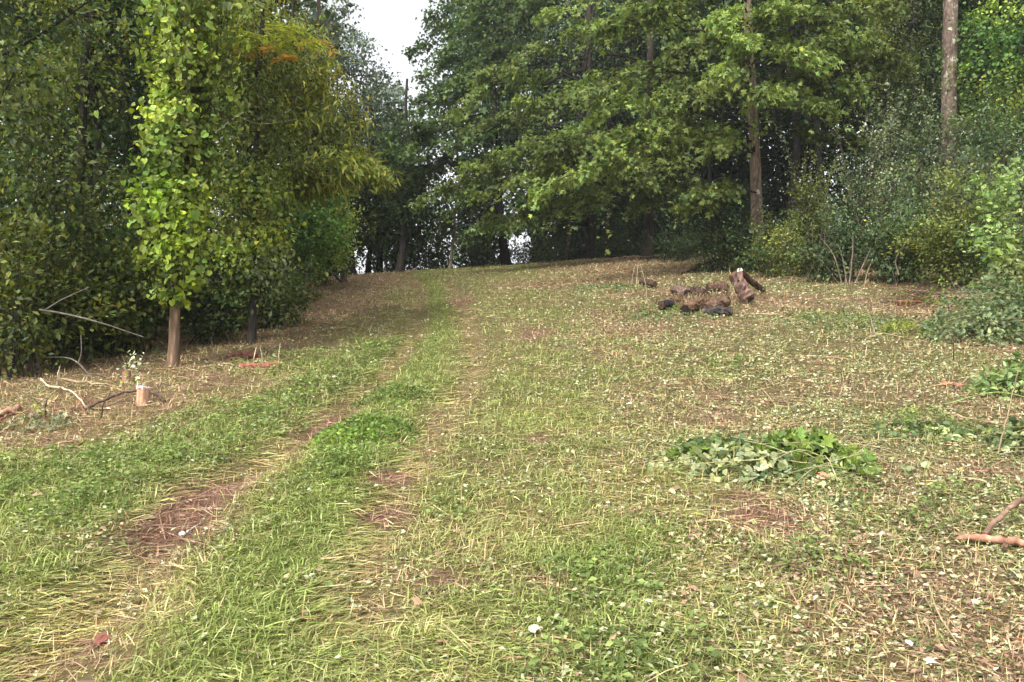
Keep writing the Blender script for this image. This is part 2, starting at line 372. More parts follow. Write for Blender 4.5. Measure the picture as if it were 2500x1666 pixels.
def trunk_path(base, top, wig, k):
    t = np.linspace(0, 1, k)[:, None]
    p = np.asarray(base, float) + (np.asarray(top, float) - base) * t
    ph = U(0, 6, 4)
    p[:, 0] += wig * (np.sin(t[:, 0] * 5 + ph[0]) - np.sin(ph[0])) + .4 * wig * (np.sin(t[:, 0] * 13 + ph[1]) - np.sin(ph[1]))
    p[:, 1] += wig * (np.sin(t[:, 0] * 4 + ph[2]) - np.sin(ph[2]))
    return p
def trunk(mb, path, r0, r1, col, n=10, flare=.5, rough=.03, mat=0):
    k = len(path); t = np.linspace(0, 1, k); z = path[:, 2] - path[0, 2]
    rad = r0 + (r1 - r0) * t ** .8 + flare * r0 * np.exp(-np.maximum(z - .12, 0) / (1.5 * r0))
    tube(mb, path, rad, n, col, mat, rough)
def tree(name, label, xy, h, r0, lean=(0, 0), bark=BARK, wig=.05, seg=26, nside=10, sp=None, boughs=(), blobs=(), group=None, mat=None, r1=.3, spread=1., nb=300, sink=.15, extra=None, flare=.5, cat='tree', crownname='crown', arch=.16):
    """trunk + crown; boughs = (tip xyz[, spread, n]) ; blobs = (centre xyz, radii, n[, spec])"""
    x, y = xy; z = float(gz(x, y)); base = np.array([x, y, z - sink])
    o = empty(name, (x, y, z)); tag(o, label, cat, group)
    path = trunk_path(base, base + np.array([lean[0], lean[1], h]), wig, seg)
    mb = MB(); trunk(mb, path, r0, r0 * r1, bark, nside, flare)
    mb.build('trunk', [mat or M_BARK], o, (x, y, z), True)
    cb = MB()
    for b in boughs:
        tip = np.asarray(b[0], float); Ln = math.hypot(tip[0] - x, tip[1] - y)
        zb = tip[2] + U(.05, .3) * Ln
        i = int(np.argmin(abs(path[:, 2] - zb)))
        bough(cb, path[i], tip, b[1] if len(b) > 1 else spread, b[2] if len(b) > 2 else nb, sp, arch)
    for b in blobs:
        cc = np.asarray(b[0], float)
        i = int(np.argmin(np.linalg.norm(path - (cc - UP * .4), axis=1)))
        tube(cb, curve([path[i], (path[i] + cc) / 2 + N(0, .08, 3), cc], 6), np.linspace(.35 * r0, .008, 6), 5, bark * .8, 1, caps=False)
        blob(cb, cc, b[1], b[2], b[3] if len(b) > 3 else sp, *(b[4:] if len(b) > 4 else ()))
    if extra: extra(cb, path)
    if cb.n: cb.build(crownname, [M_LEAF, M_BARK], o, (x, y, z))
    return o

# ------------------------------------------------------------------ ground sheet
def build_ground():
    def axis(parts):
        a = np.concatenate([np.arange(s, e, st) for (s, e, st) in parts]); return a
    xs = axis([(-1500, -200, 260), (-200, -40, 20), (-40, -16, 2), (-16, -6, .35), (-6, 6, .09), (6, 14, .25), (14, 40, 2), (40, 200, 20), (200, 1501, 260)])
    ys = axis([(-300, -20, 40), (-20, -2, 2), (-2, 2, .2), (2, 9, .07), (9, 18, .13), (18, 44, .3), (44, 80, 2), (80, 300, 15), (300, 3000, 300)])
    X_, Y_ = np.meshgrid(xs, ys); x = X_.ravel(); y = Y_.ravel()
    z = gz(x, y); Z = zones(x, y)
    def lerp(c, col, w): return c * (1 - w[:, None]) + np.asarray(col) * w[:, None]
    c = np.tile(np.array((.150, .120, .062)), (len(x), 1))
    c = lerp(c, (.215, .135, .085), Z['brown'] * .9)
    c = lerp(c, (.15, .168, .045), np.clip(Z['green'], 0, 1) * .85)
    c = lerp(c, (.045, .065, .02), Z['leafy'] * .75)
    c = lerp(c, (.26, .21, .085), Z['yellow'] * .6)
    c = lerp(c, (.185, .105, .075), Z['dirt'] * .95)
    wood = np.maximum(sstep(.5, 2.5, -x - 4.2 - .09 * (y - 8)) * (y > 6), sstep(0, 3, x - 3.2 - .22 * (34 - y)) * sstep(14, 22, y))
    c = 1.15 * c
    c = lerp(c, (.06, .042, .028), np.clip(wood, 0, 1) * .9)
    nx, ny = len(xs), len(ys)
    i = (np.arange(ny - 1)[:, None] * nx + np.arange(nx - 1)[None]).ravel()
    f = np.concatenate([np.stack([i, i + 1, i + nx + 1], 1), np.stack([i, i + nx + 1, i + nx], 1)])
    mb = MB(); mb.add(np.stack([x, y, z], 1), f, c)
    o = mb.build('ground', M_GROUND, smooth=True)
    tag(o, 'mown clearing rising gently to a wooded crest with two wheel ruts', 'ground', kind='structure')
build_ground()

# ------------------------------------------------------------------ ground cover
def scatter(n, y0=2.2, y1=36., flat=4.2, margin=1.1, p=2.0):
    """points over the clearing, denser close by"""
    yy = np.linspace(y0, y1, 800); w = (1.46 * yy + 2 * margin) * np.minimum(1, (flat / yy) ** p)
    cdf = np.cumsum(w); cdf /= cdf[-1]
    y = np.interp(U(0, 1, n), cdf, yy); x = U(-1, 1, n) * (.73 * y + margin)
    return x, y
def clearing(x, y):
    """1 in the open clearing, 0 inside the wood"""
    left = sstep(-.3, .5, x + 5.9 + .07 * (y - 8) + .5 * (fbm(x, y, 1.5, 77) - .5))
    right = sstep(-.5, .8, 10.6 - .27 * np.maximum(y - 14, 0) * (y > 14) - x + (fbm(x, y, 1.5, 78) - .5)) + (y > 24) * sstep(0, 1.5, 8. - .42 * (y - 24) - x)
    return np.clip(left, 0, 1) * np.clip(right, 0, 1)
def mixc(a, b, w): w = np.asarray(w)[:, None]; return np.asarray(a) * (1 - w) + np.asarray(b) * w
def jit(c, br): return np.clip(1.22 * c * np.exp(N(0, br, (len(c), 1))), .002, .92)
def blades(mb, x, y, L, w, el, curl, az, c, lift=0., three=True):
    n = len(x); p = np.stack([x, y, gz(x, y) + lift], 1)
    ca, sa = np.cos(az), np.sin(az)
    h = np.stack([ca, sa, np.zeros(n)], 1); s = np.stack([-sa, ca, np.zeros(n)], 1)
    s = s + UP * N(0, .45, n)[:, None]
    def at(f, e): return h * (L * f * np.cos(e))[:, None] + UP * (L * f * np.sin(e))[:, None]
    a = at(.5, el); b = a + at(.5, el - curl)
    lowest = .006 - (b[:, 2] + lift); b[:, 2] += np.clip(lowest, 0, None)
    W = w[:, None] * .5
    if three:
        v = np.stack([p - s * W, p + s * W, p + a - s * W * .9, p + a + s * W * .9, p + b], 1).reshape(-1, 3)
        f = np.array([(0, 1, 3), (0, 3, 2), (2, 3, 4)]); k = 5
    else:
        v = np.stack([p - s * W, p + s * W, p + b], 1).reshape(-1, 3); f = np.array([(0, 1, 2)]); k = 3
    ff = (f[None] + (np.arange(n) * k)[:, None, None]).reshape(-1, 3)
    mb.add(v, ff, np.repeat(c, k, 0))

def cover_grass():
    mb = MB()
    x, y = scatter(400000); Z = zones(x, y)
    keep = U(0, 1, len(x)) < np.clip(  .40 + .9 * Z['green'] + .45 * Z['yellow'] + .3 * Z['leafy'] - .95 * Z['dirt'] - .42 * Z['brown'] - .26 * sstep(.7, 2.6, x - .03 * y), 0.04, 1) * clearing(x, y)
    x, y = x[keep], y[keep]; Z = {k: v[keep] for k, v in Z.items()}; n = len(x)
    far = np.maximum(1, y / 5.) ** .65
    lying = U(0, 1, n) < np.clip(.50 + .4 * Z['yellow'] + .5 * Z['rut'] - .25 * Z['green'], .1, .95)
    el = np.where(lying, U(-.02, .3, n), U(.35, 1.3, n))
    L = np.where(lying, U(.06, .2, n), U(.03, .105, n)) * (1 + .25 * (far - 1))
    tuft = fbm(x, y, .22, 55)
    L = L * (.6 + .8 * tuft)
    az = np.where(lying, .45 + 2.6 * (fbm(x, y, .9, 33) - .5) + N(0, .6, n), U(0, 2 * np.pi, n))
    w = U(.0026, .0062, n) * far
    gn = np.clip(Z['green'] + .5 * Z['leafy'] + N(0, .22, n), 0, 1)
    c = mixc((.255, .25, .095), (.155, .205, .05), gn)
    dry = np.clip(Z['yellow'] * .5 + .25 * Z['rut'] + .5 * Z['brown'] + N(-.12, .3, n) - .4 * Z['green'], 0, 1)
    c = mixc(c, (.47, .36, .17), dry * .85)
    pale = U(0, 1, n) < .16; c[pale] = np.array((.31, .345, .13))
    c = jit(c, .25)
    near = y < 9
    blades(mb, x[near], y[near], L[near], w[near], el[near], U(.1, 1.1, near.sum()), az[near], c[near], lift=.0)
    f = ~near
    blades(mb, x[f], y[f], L[f], w[f] * 1.3, el[f], U(.1, .8, f.sum()), az[f], c[f], three=False)
    o = mb.build('grass', M_GRASS)
    tag(o, 'patchy mown grass, green between the ruts and straw yellow where flattened', 'grass', kind='stuff')
cover_grass()

def cover_clippings():
    mb = MB()
    x, y = scatter(300000); Z = zones(x, y)
    rightside = sstep(-.6, 2.2, x - .02 * y)
    keep = U(0, 1, len(x)) < np.clip(  .26 + .68 * rightside - .4 * Z['green'] * (1 - .5 * rightside) - .75 * Z['dirt'] - .45 * Z['yellow'] + .25 * Z['leafy'] + 1.3 * (Z['n1'] - .5) + 1.5 * (Z['n3'] - .5), 0.03, 1) * clearing(x, y)
    x, y = x[keep], y[keep]; Z = {k: v[keep] for k, v in Z.items()}; n = len(x)
    far = np.maximum(1, y / 5.) ** .55
    s = np.exp(N(math.log(.0195), .52, n)) * far; s = np.minimum(np.clip(s, .008, .09), .034 * far); s = np.where(U(0, 1, n) < .012, U(.04, .065, n), s)
    p = np.stack([x, y, gz(x, y) + U(.0, .035, n)], 1)
    az = U(0, 2 * np.pi, n)
    d = np.stack([np.cos(az), np.sin(az), N(.1, .3, n)], 1)
    nn = UP + N(0, .55, (n, 3))
    r = U(0, 1, n)
    br = np.clip(Z['brown'] + N(0, .25, n), 0, 1)
    pg, gr, tn, bw = .46 - .30 * br, .30 - .16 * br, .14 + .2 * br, .10 + .26 * br
    c = np.where((r < pg)[:, None], (.315, .34, .20), np.where((r < pg + gr)[:, None], (.105, .14, .05), np.where((r < pg + gr + tn)[:, None], (.36, .28, .175), (.21, .135, .09))))
    wh = U(0, 1, n) < .003; c = np.where(wh[:, None], (.5, .52, .42), c)
    leaves(mb, T_OVAL, p, d, nn, s, jit(c, .22))
    o = mb.build('leaf_litter', M_LITTER)
    tag(o, 'chopped leaves and pale clippings strewn over the mown clearing', 'leaf litter', kind='stuff')
cover_clippings()

def cover_straw():
    mb = MB()
    x, y = scatter(175000); Z = zones(x, y)
    keep = U(0, 1, len(x)) < np.clip(.30 + .6 * Z['brown'] + .2 * Z['yellow'] - .3 * Z['green'] + .9 * Z['dirt'] + .2 * sstep(0, 2, x), 0.05, 1) * clearing(x, y)
    x, y = x[keep], y[keep]; Z = {k: v[keep] for k, v in Z.items()}; n = len(x)
    far = np.maximum(1, y / 5.) ** .7
    stub = U(0, 1, n) < .22 + .2 * Z['brown']
    L = np.where(stub, U(.03, .09, n), np.exp(N(math.log(.10), .5, n))) * (1 + .3 * (far - 1)); L = np.clip(L, .02, .45)
    el = np.where(stub, U(.7, 1.5, n), U(-.02, .22, n))
    w = U(.002, .0052, n) * far
    r = U(0, 1, n); br = np.clip(Z['brown'] + Z['dirt'] + N(0, .3, n), 0, 1)
    c = np.where((r < .5 - .3 * br)[:, None], (.42, .34, .19), np.where((r < .8 - .3 * br)[:, None], (.36, .24, .13), (.25, .16, .11)))
    c = np.where((Z['dirt'] > .45)[:, None], np.where((r < .25)[:, None], (.36, .23, .165), (.215, .12, .085)), c)
    blades(mb, x, y, L, w, el, U(-.1, .2, n), U(0, 2 * np.pi, n), jit(c, .28), lift=.004)
    o = mb.build('straw_litter', M_LITTER)
    tag(o, 'dry straw, cut stalks and stubble scattered over the clearing', 'straw', kind='stuff')
cover_straw()

def cover_weeds():
    mb = MB()
    x, y = scatter(26000, p=1.7); Z = zones(x, y)
    keep = U(0, 1, len(x)) < np.clip(.04 + 1.1 * (Z['leafy'] - .12) + .06 * Z['green'], 0, 1) * clearing(x, y)
    x, y = x[keep], y[keep]; lf = Z['leafy'][keep]; K = len(x)
    far = np.maximum(1, y / 6.) ** .5
    k = 9; i = np.repeat(np.arange(K), k); n = len(i)
    h = (U(.02, .06, K) + .15 * lf * U(.4, 1, K)) * (.7 + .6 * fbm(x, y, .3, 91))
    az = U(0, 2 * np.pi, n); u = U(.3, 1, n)
    rad = U(.0, .05, n) * far[i]
    p = np.stack([x[i] + np.cos(az) * rad, y[i] + np.sin(az) * rad, gz(x, y)[i] + h[i] * u], 1)
    d = np.stack([np.cos(az), np.sin(az), N(.15, .3, n)], 1)
    c = mixc((.115, .165, .05), (.20, .25, .07), np.clip(u * 1.1 - .5 + N(0, .25, n), 0, 1))
    tone = np.exp(N(0, .18, K))[:, None]
    leaves(mb, T_OVAL, p, d, UP + N(0, .4, (n, 3)), U(.022, .048, n) * far[i], jit(c * tone[i], .2))
    blades(mb, x, y, h, np.full(K, .004) * far, np.full(K, 1.45), np.zeros(K), U(0, 6, K), np.tile((.12, .16, .05), (K, 1)), three=False)
    o = mb.build('low_weeds', M_LEAF)
    tag(o, 'low broad-leaved green weeds growing in strips and clumps', 'weeds', kind='stuff')
cover_weeds()

def cover_twigs():
    mb = MB()
    x, y = scatter(2600, p=1.5); Z = zones(x, y)
    keep = U(0, 1, len(x)) < np.clip(.04 + .75 * Z['brown'] + .12 * sstep(.5, 2, x) - .5 * Z['green'], 0.01, 1) * clearing(x, y)
    for (a, b) in zip(x[keep], y[keep]):
        az = U(0, 2 * np.pi); ln = math.exp(N(math.log(.26), .45)); h = V3(math.cos(az), math.sin(az), 0)
        p0 = V3(a, b, float(gz(a, b)) + .012); e = p0 + h * ln; e[2] = float(gz(e[0], e[1])) + U(.005, .09)
        m_ = (p0 + e) / 2 + N(0, .07 * ln, 3) + UP * U(.0, .05)
        r = U(.0022, .0055) * max(1, b / 7) ** .5
        c = np.array([(.40, .31, .19), (.28, .18, .12), (.18, .12, .09), (.34, .22, .16), (.32, .31, .15)][rng.integers(0, 5)]) * math.exp(N(0, .2))
        pc = curve([p0, m_, e], 6); tube(mb, pc, np.linspace(r, r * .55, 6), 4, c, 0, caps=False)
        if U() < .35:
            q = pc[3] + (h * U(.2, .5) + np.cross(h, UP) * rng.choice([-1, 1]) * U(.2, .5)) * ln * .6; q[2] = float(gz(q[0], q[1])) + U(.01, .08)
            tube(mb, [pc[3], (pc[3] + q) / 2 + UP * .01, q], [r * .7, r * .6, r * .4], 3, c, 0, caps=False)
    tag(mb.build('twig_litter', M_BARK), 'thin broken twigs strewn over the brown cut bank and slope', 'twigs', kind='stuff')
cover_twigs()
# ------------------------------------------------------------------ leaf kinds
VINE = spec(T_HEART, .066, (.19, .25, .045), .26, .18)
VINE_Y = spec(T_HEART, .066, (.26, .33, .03), .18, .12)  # yellower green; on the vine column it paints in the sunlit middle
VINE_D = spec(T_HEART, .085, (.085, .15, .03), .25, .15)
OLIVE = spec(T_OVAL, .085, (.115, .138, .032), .34, .25)
DARK = spec(T_OVAL, .10, (.052, .082, .022), .3, .15)
DARK_SHADE = spec(T_OVAL, .13, (.028, .05, .018), .3, .12)  # leaf colour lowered so the wood's inner shade is painted in
MID = spec(T_OVAL, .09, (.085, .112, .028), .34, .24)
SUMAC = spec(T_LANCE, .15, (.22, .245, .05), .25, .22)
FROND = spec(T_LANCE, .16, (.30, .32, .06), .2, .15)
ORANGE = spec(T_LANCE, .13, (.50, .27, .09), .2, .1)
MAPLE = spec(T_MAPLE, .14, (.15, .20, .05), .24, .16, BARK * .7)
MAPLE_SHADE = spec(T_MAPLE, .15, (.095, .145, .045), .24, .12, BARKD)  # maple green lowered to paint in the dark between leaf layers
MAPLE_F = spec(T_OVAL4, .23, (.055, .095, .045), .26, .12, BARKD)
GREY_HAZE = spec(T_OVAL, .24, (.12, .15, .105), .3, .1, BARK)  # paled to put haze and backlight into the leaf colour
SILVER = spec(T_OVAL, .085, (.165, .20, .105), .3, .12, BARK)
SHRUB = spec(T_OVAL, .085, (.08, .12, .045), .3, .18, BARK)
SHRUB_SHADE = spec(T_OVAL, .085, (.042, .068, .025), .3, .15, BARKD)  # darkened shrub green; canopy shade put into the colour
SHRUB_Y = spec(T_OVAL, .075, (.14, .165, .04), .28, .18, BARK)
BRIGHT = spec(T_HEART, .095, (.22, .31, .10), .25, .12, BARK)


# ------------------------------------------------------------------ trees at the edge of the wood, left of the path
def vine_strands(cb, path):
    """ragged trailing strands hanging off the trunk"""
    for k in range(78):
        zt = U(2.9, 7.6); i = int(np.argmin(abs(path[:, 2] - zt))); az = U(0, 2 * np.pi); rr = abs(N(0, .18)) + .05 + .07 * max(0, zt - 4.5)
        a = path[i] + V3(math.cos(az) * rr, math.sin(az) * rr * .8, U(-.1, .3)); ln = min(U(.4, 1.9), max(.25, zt - 2.25)); out = V3(math.cos(az), math.sin(az), 0) * N(.05, .1)
        pc = curve([a, a + out * .5 - UP * ln * .5 + N(0, .05, 3), a + out * .6 - UP * ln + N(0, .06, 3)], 8)
        tube(cb, pc, np.linspace(.004, .0015, 8), 3, BARKD * 1.5, 1, caps=False)
        n = int(ln * U(35, 75)); u = U(0, 1, n); p = np.stack([np.interp(u, np.linspace(0, 1, 8), pc[:, q]) for q in range(3)], 1) + N(0, .05, (n, 3))
        sp = VINE_Y if (3.0 < zt < 4.4 and U() < .35) else (VINE if U() < .8 else OLIVE)
        leaves(cb, T_HEART, p, N(0, .5, (n, 3)) - UP * .8, V3(math.cos(az), math.sin(az), .55) + N(0, .5, (n, 3)), .07 * np.exp(N(-.1, .3, n)), hsv_jit(sp['col'], n, .26, .18) * math.exp(N(0, .2)))
tree('vine_covered_tree', 'slim pale trunk smothered in a hanging column of bright round vine leaves', (-4.109, 8.959), 8.5, .066, (.25, .25), np.array((.22, .15, .10)), .03, 40, 12, VINE,
     blobs=[((-4.074, 9.4, 6.65), (0.39, 0.34, 0.57), 825, VINE, 12, .08), ((-4.113, 9.3, 5.995), (0.37, 0.34, 0.57), 1045, VINE, 12, .08), ((-3.987, 9.2, 5.407), (0.32, 0.29, 0.47), 990, VINE, 12, .08), ((-4.131, 9.1, 4.884), (0.30, 0.29, 0.43), 935, VINE, 12, .08), ((-3.933, 9.2, 4.812), (0.23, 0.26, 0.38), 550, OLIVE, 12, .08),
            ((-4.116, 8.95, 4.357), (0.25, 0.26, 0.40), 825, VINE, 12, .08), ((-4.145, 8.9, 3.923), (0.26, 0.26, 0.38), 825, VINE, 12, .08), ((-4.148, 8.85, 3.494), (0.25, 0.24, 0.38), 550, VINE, 12, .08), ((-4.127, 8.75, 3.344), (0.19, 0.18, 0.28), 440, VINE_Y, 12, .08), ((-4.433, 8.9, 3.294), (0.16, 0.14, 0.11), 137, VINE, 12, .08),
            ((-3.91, 8.9, 3.294), (0.17, 0.18, 0.33), 385, VINE, 12, .08), ((-4.021, 8.8, 2.965), (0.19, 0.18, 0.27), 330, VINE_Y, 12, .08), ((-4.067, 8.9, 2.666), (0.17, 0.18, 0.24), 330, VINE, 12, .08), ((-4.119, 8.9, 2.404), (0.19, 0.18, 0.27), 275, OLIVE, 12, .08), ((-4.145, 8.9, 2.195), (0.12, 0.11, 0.11), 77, VINE, 12, .08), ((-3.783, 9.1, 4.081), (0.13, 0.18, 0.47), 275, VINE, 12, .08)], flare=.5, extra=vine_strands)
tree('leaning_tree', 'thin dark leaning trunk under a loose column of yellowish green leaves', (-3.798, 10.767), 8.5, .062, (-.25, .5), BARKD * 1.3, .07, 34, 9, OLIVE,
     blobs=[((-4.099, 11.3, 6.597), (.6, .6, .6), 1400), ((-3.865, 11.2, 5.828), (.65, .6, .5), 1500), ((-4.12, 11.0, 5.43), (.45, .5, .4), 900), ((-3.861, 11.0, 5.042), (.55, .5, .4), 1200), ((-3.89, 10.9, 4.498), (.55, .5, .4), 1200), ((-4.083, 10.9, 3.985), (.42, .4, .4), 900),
            ((-3.727, 10.8, 3.9), (.42, .4, .35), 800, VINE), ((-3.918, 10.8, 3.455), (.42, .4, .35), 900), ((-3.664, 10.8, 3.074), (.42, .35, .3), 500, VINE), ((-3.913, 10.7, 2.871), (.35, .35, .25), 500, VINE), ((-3.727, 10.8, 2.565), (.36, .3, .2), 450, OLIVE), ((-3.537, 10.8, 2.756), (.25, .25, .2), 250, SILVER)])
def sumac_tips(cb, path):
    tips = [(-3.282, 10.8, 6.188), (-3.752, 10.6, 5.948), (-3.535, 10.7, 5.894), (-3.149, 11.0, 6.11), (-3.346, 10.6, 6.041), (-3.882, 10.7, 6.051)]
    oran = [(-3.939, 10.6, 5.854), (-3.313, 10.9, 5.781), (-3.092, 10.8, 5.755), (-3.472, 10.7, 5.818), (-2.91, 11.2, 6.224)]
    for q, sp in [(t, FROND) for t in tips] + [(t, ORANGE) for t in oran]:
        q = np.array(q)
        for s in range(2 if sp is ORANGE else 5):                     # drooping fronds of paired leaflets
            az = U(0, 6.28); h = V3(math.cos(az), math.sin(az), .15)
            u = np.repeat(np.linspace(.15, 1, 7), 2); sd = np.tile([-1, 1], 7)
            p = q + h * (u * .36)[:, None] - UP * (.12 * u * u)[:, None]
            d = h * .5 + np.cross(h, UP) * sd[:, None] - UP * .25
            leaves(cb, sp['T'], p, d + N(0, .15, p.shape), UP + N(0, .2, p.shape), .13, hsv_jit(sp['col'], len(p), .18, .1))
tree('sumac_tree', 'slender sumac with orange turning leaf tips above yellow green foliage', (-4.167, 13.2), 8, .05, (.3, -.6), BARKD * 1.3, .1, 30, 8, SUMAC,
     blobs=[((-3.978, 12.6, 6.277), (.8, .7, .45), 1100), ((-3.617, 12.9, 6.311), (.7, .7, .45), 900), ((-3.339, 13.0, 5.964), (.6, .6, .4), 700), ((-3.86, 12.7, 5.641), (.8, .7, .45), 1200), ((-3.617, 12.9, 5.248), (.7, .6, .4), 900, OLIVE), ((-3.978, 12.6, 5.016), (.6, .6, .4), 900, OLIVE),
            ((-4.028, 12.3, 6.673), (.6, .6, .2), 500), ((-3.652, 12.5, 6.755), (.5, .5, .2), 350), ((-3.002, 13.2, 5.487), (.4, .5, .3), 260)],
     boughs=[((-2.273, 12.6, 4.534), .7, 700), ((-2.703, 12.2, 4.622), .8, 600), ((-3.015, 12.3, 4.285), .7, 500), ((-3.365, 12.0, 4.432), .8, 600), ((-2.535, 12.8, 4.806), .6, 400), ((-3.535, 12.1, 4.099), .6, 300)], extra=sumac_tips)
tree('twin_trunk_tree', 'grey trunk with vines climbing it beside the brown mown bank', (-6.294, 21.675), 12, .13, (.3, .5), BARK * 1.2, .12, 34, 10, VINE_D,
     blobs=[((-5.468, 19.5, 3.761), (.7, .6, .5), 800), ((-5.866, 19.3, 4.421), (.8, .7, .6), 1200), ((-5.104, 19.0, 4.602), (.9, .7, .6), 1500), ((-5.639, 19.3, 5.443), (.9, .7, .6), 1400), ((-5.998, 19.0, 3.707), (.5, .6, .6), 700), ((-5.238, 19.5, 5.597), (.9, .7, .5), 1200)])
tree('vine_draped_tree', 'thin trunk under a rounded curtain of glossy vine leaves by the crest', (-5.757, 25.314), 9, .10, (-.4, -.2), BARK * 1.3, .1, 30, 9, VINE,
     blobs=[((-5.327, 22.0, 5.327), (.75, .7, .6), 1500), ((-5.198, 22.0, 4.55), (.5, .6, .5), 1000), ((-5.651, 22.0, 5.715), (.8, .7, .5), 1300), ((-5.586, 22.0, 4.55), (.6, .6, .6), 1000, VINE_D), ((-5.91, 22.0, 3.903), (.5, .5, .4), 600, VINE_D), ((-5.068, 22.0, 4.161), (.25, .4, .3), 260)])
# trees forming the left wall of the wood
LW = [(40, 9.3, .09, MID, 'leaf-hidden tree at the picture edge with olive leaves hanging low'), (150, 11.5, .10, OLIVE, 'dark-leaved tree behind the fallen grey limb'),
      (235, 12.5, .12, DARK, 'dark leaning trunk tree seen between leaf masses beside the vine column'), (300, 14.5, .12, DARK_SHADE, 'deep shaded tree just behind the vine-smothered trunk'),
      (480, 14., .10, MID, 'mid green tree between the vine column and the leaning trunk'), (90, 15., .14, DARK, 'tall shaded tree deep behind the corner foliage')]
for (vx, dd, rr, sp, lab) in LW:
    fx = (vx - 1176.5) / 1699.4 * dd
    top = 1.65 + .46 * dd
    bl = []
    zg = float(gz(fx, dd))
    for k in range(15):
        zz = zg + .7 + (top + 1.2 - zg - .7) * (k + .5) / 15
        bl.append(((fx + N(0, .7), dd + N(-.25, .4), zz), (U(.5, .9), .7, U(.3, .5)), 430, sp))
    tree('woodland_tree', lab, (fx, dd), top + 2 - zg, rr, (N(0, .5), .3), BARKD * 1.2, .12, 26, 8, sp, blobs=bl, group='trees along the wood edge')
tree('yellowing_tree', 'small tree with yellowing leaves glimpsed deep in the dark wood', (-7.837, 13.5), 7, .05, (.2, 0), BARKD, .1, 20, 7, VINE_Y,
     blobs=[((-7.663, 13.2, 6.575), (.5, .4, .35), 260), ((-7.507, 13.2, 6.186), (.45, .4, .35), 260), ((-7.916, 13.3, 5.829), (.35, .4, .3), 160), ((-8.535, 13.6, 6.884), (.4, .4, .3), 140)])

# ------------------------------------------------------------------ trees along the crest
def blobs_at(L, dd, r, n, sp): return [((*(A_(vx, vy, dd + N(0, .5)))[:3],), (r * U(.8, 1.25), r, r * U(.55, .85)), n, sp, 12, .3) for (vx, vy) in L]
def A_(vx, vy, d): return ((vx - 1176.5) / 1699.4 * d, d, 1.65 + (784 - vy) / 1699.4 * d)
tree('crest_tree', 'straight dark trunk on the crest beside the mown strip', (-4.662, 30.532), 8.5, .17, (.2, 1), BARKD * 1.5, .12, 30, 10, DARK,
     blobs=blobs_at([(870,470), (820,450), (790,520), (940,490), (900,420), (850,530), (960,440), (830,400), (760,460), (900,550), (980,510), (930,390)], 31.5, 1.3, 700, spec(T_OVAL, .22, (.06, .10, .03), .3, .12)))
for (vx, d, rr, lab) in [(807, 31, .2, 'dark trunk left of the bright gap on the crest'), (846, 33, .13, 'thin dark trunk standing inside the bright gap on the crest'), (868, 34, .17, 'dark trunk closing the bright gap on its path side')]:
    x0 = (vx - 1176.5) / 1699.4 * d
    tree('crest_tree', lab, (x0, d), 7, rr, (U(-.5, .5), .5), BARKD * .8, .1, 24, 8, DARK_SHADE, blobs=[((x0 + N(0, 1.), d + N(0, .8), float(gz(x0, d)) + zz), (1.2, 1., .8), 260, DARK_SHADE, 12, .3) for zz in (2.6, 3.4, 4.4, 5.2, 6.4)], group='dark trunks on the crest')
tree('hazy_tree', 'tall pale grey green tree against the bright sky gap', (-10.007, 44.0), 15, .13, (-.5, 0), BARK * 1.3, .3, 30, 8, GREY_HAZE,
     blobs=blobs_at([(730,60), (755,10), (775,80), (815,120), (790,150), (850,210), (820,230), (780,250), (860,270), (890,230), (830,320), (880,320), (800,350), (850,390), (790,410), (740,120), (730,60), (700,140), (720,220), (750,300), (700,330), (730,380), (680,250)], 44, 1.25, 620, GREY_HAZE))
tree('hazy_tree', 'thinner pale tree with sky showing through beside the dark maples', (-7.349, 46.0), 9, .13, (0, 0), BARK * 1.3, .3, 26, 8, GREY_HAZE,
     blobs=blobs_at([(870,185), (895,215), (915,250), (880,290), (905,300), (930,290), (910,330), (935,350), (895,380), (920,410), (870,420)], 46, 1.0, 420, GREY_HAZE), )
tree('dead_snag', 'broken pale snag with a forked stub standing on the crest', (-2.566, 30.386), 2.1, .085, (.12, 0), BARK * 2.2, .05, 14, 8, MAPLE_SHADE, r1=.55, flare=.2, cat='dead tree')
tree('crest_tree', 'thick black trunk leaning beside the bright lavender gap', (-0.238, 29.985), 9, .2, (-.7, .6), BARKD * .6, .08, 22, 9, DARK_SHADE, boughs=[((x, 31., z), 1.5, 200) for (x, z) in ((-2, 9.), (1.5, 9.5), (0, 10), (-1, 8.2))], group='dark trunks on the crest')

# ------------------------------------------------------------------ maples right of the path
def bl(L, s, n): return [(A_(vx, vy, d), s * U(.8, 1.2), int(n * U(.8, 1.2))) for (vx, vy, d) in L]
tree('maple_tree', 'tall maple with a bare straight trunk bearing a white blaze mark', (7.154, 21.5), 16, .19, (-.35, .3), np.array((.30, .225, .165)), .05, 44, 14, MAPLE,
     boughs=bl([(1235,445,18), (1330,400,18.5), (1400,330,18), (1480,300,19), (1330,210,18), (1290,90,18.5), (1420,60,19), (1560,210,18), (1590,310,19), (1640,330,18.5), (1660,180,17.5), (1560,110,19), (1640,40,18),
                (1980,200,19), (1900,250,18.5), (1850,120,18), (2000,100,19), (2060,30,19), (1770,225,17.3), (1620,440,19), (1560,470,20), (1960,320,20), (1800,20,18), (1700,100,18), (1380,260,18.5), (1500,20,19), (1600,-60,19), (1750,-80,18), (1400,-60,18.5),
                (1900,30,18), (1860,200,20), (2080,150,20)], 1.15, 640), flare=.25)
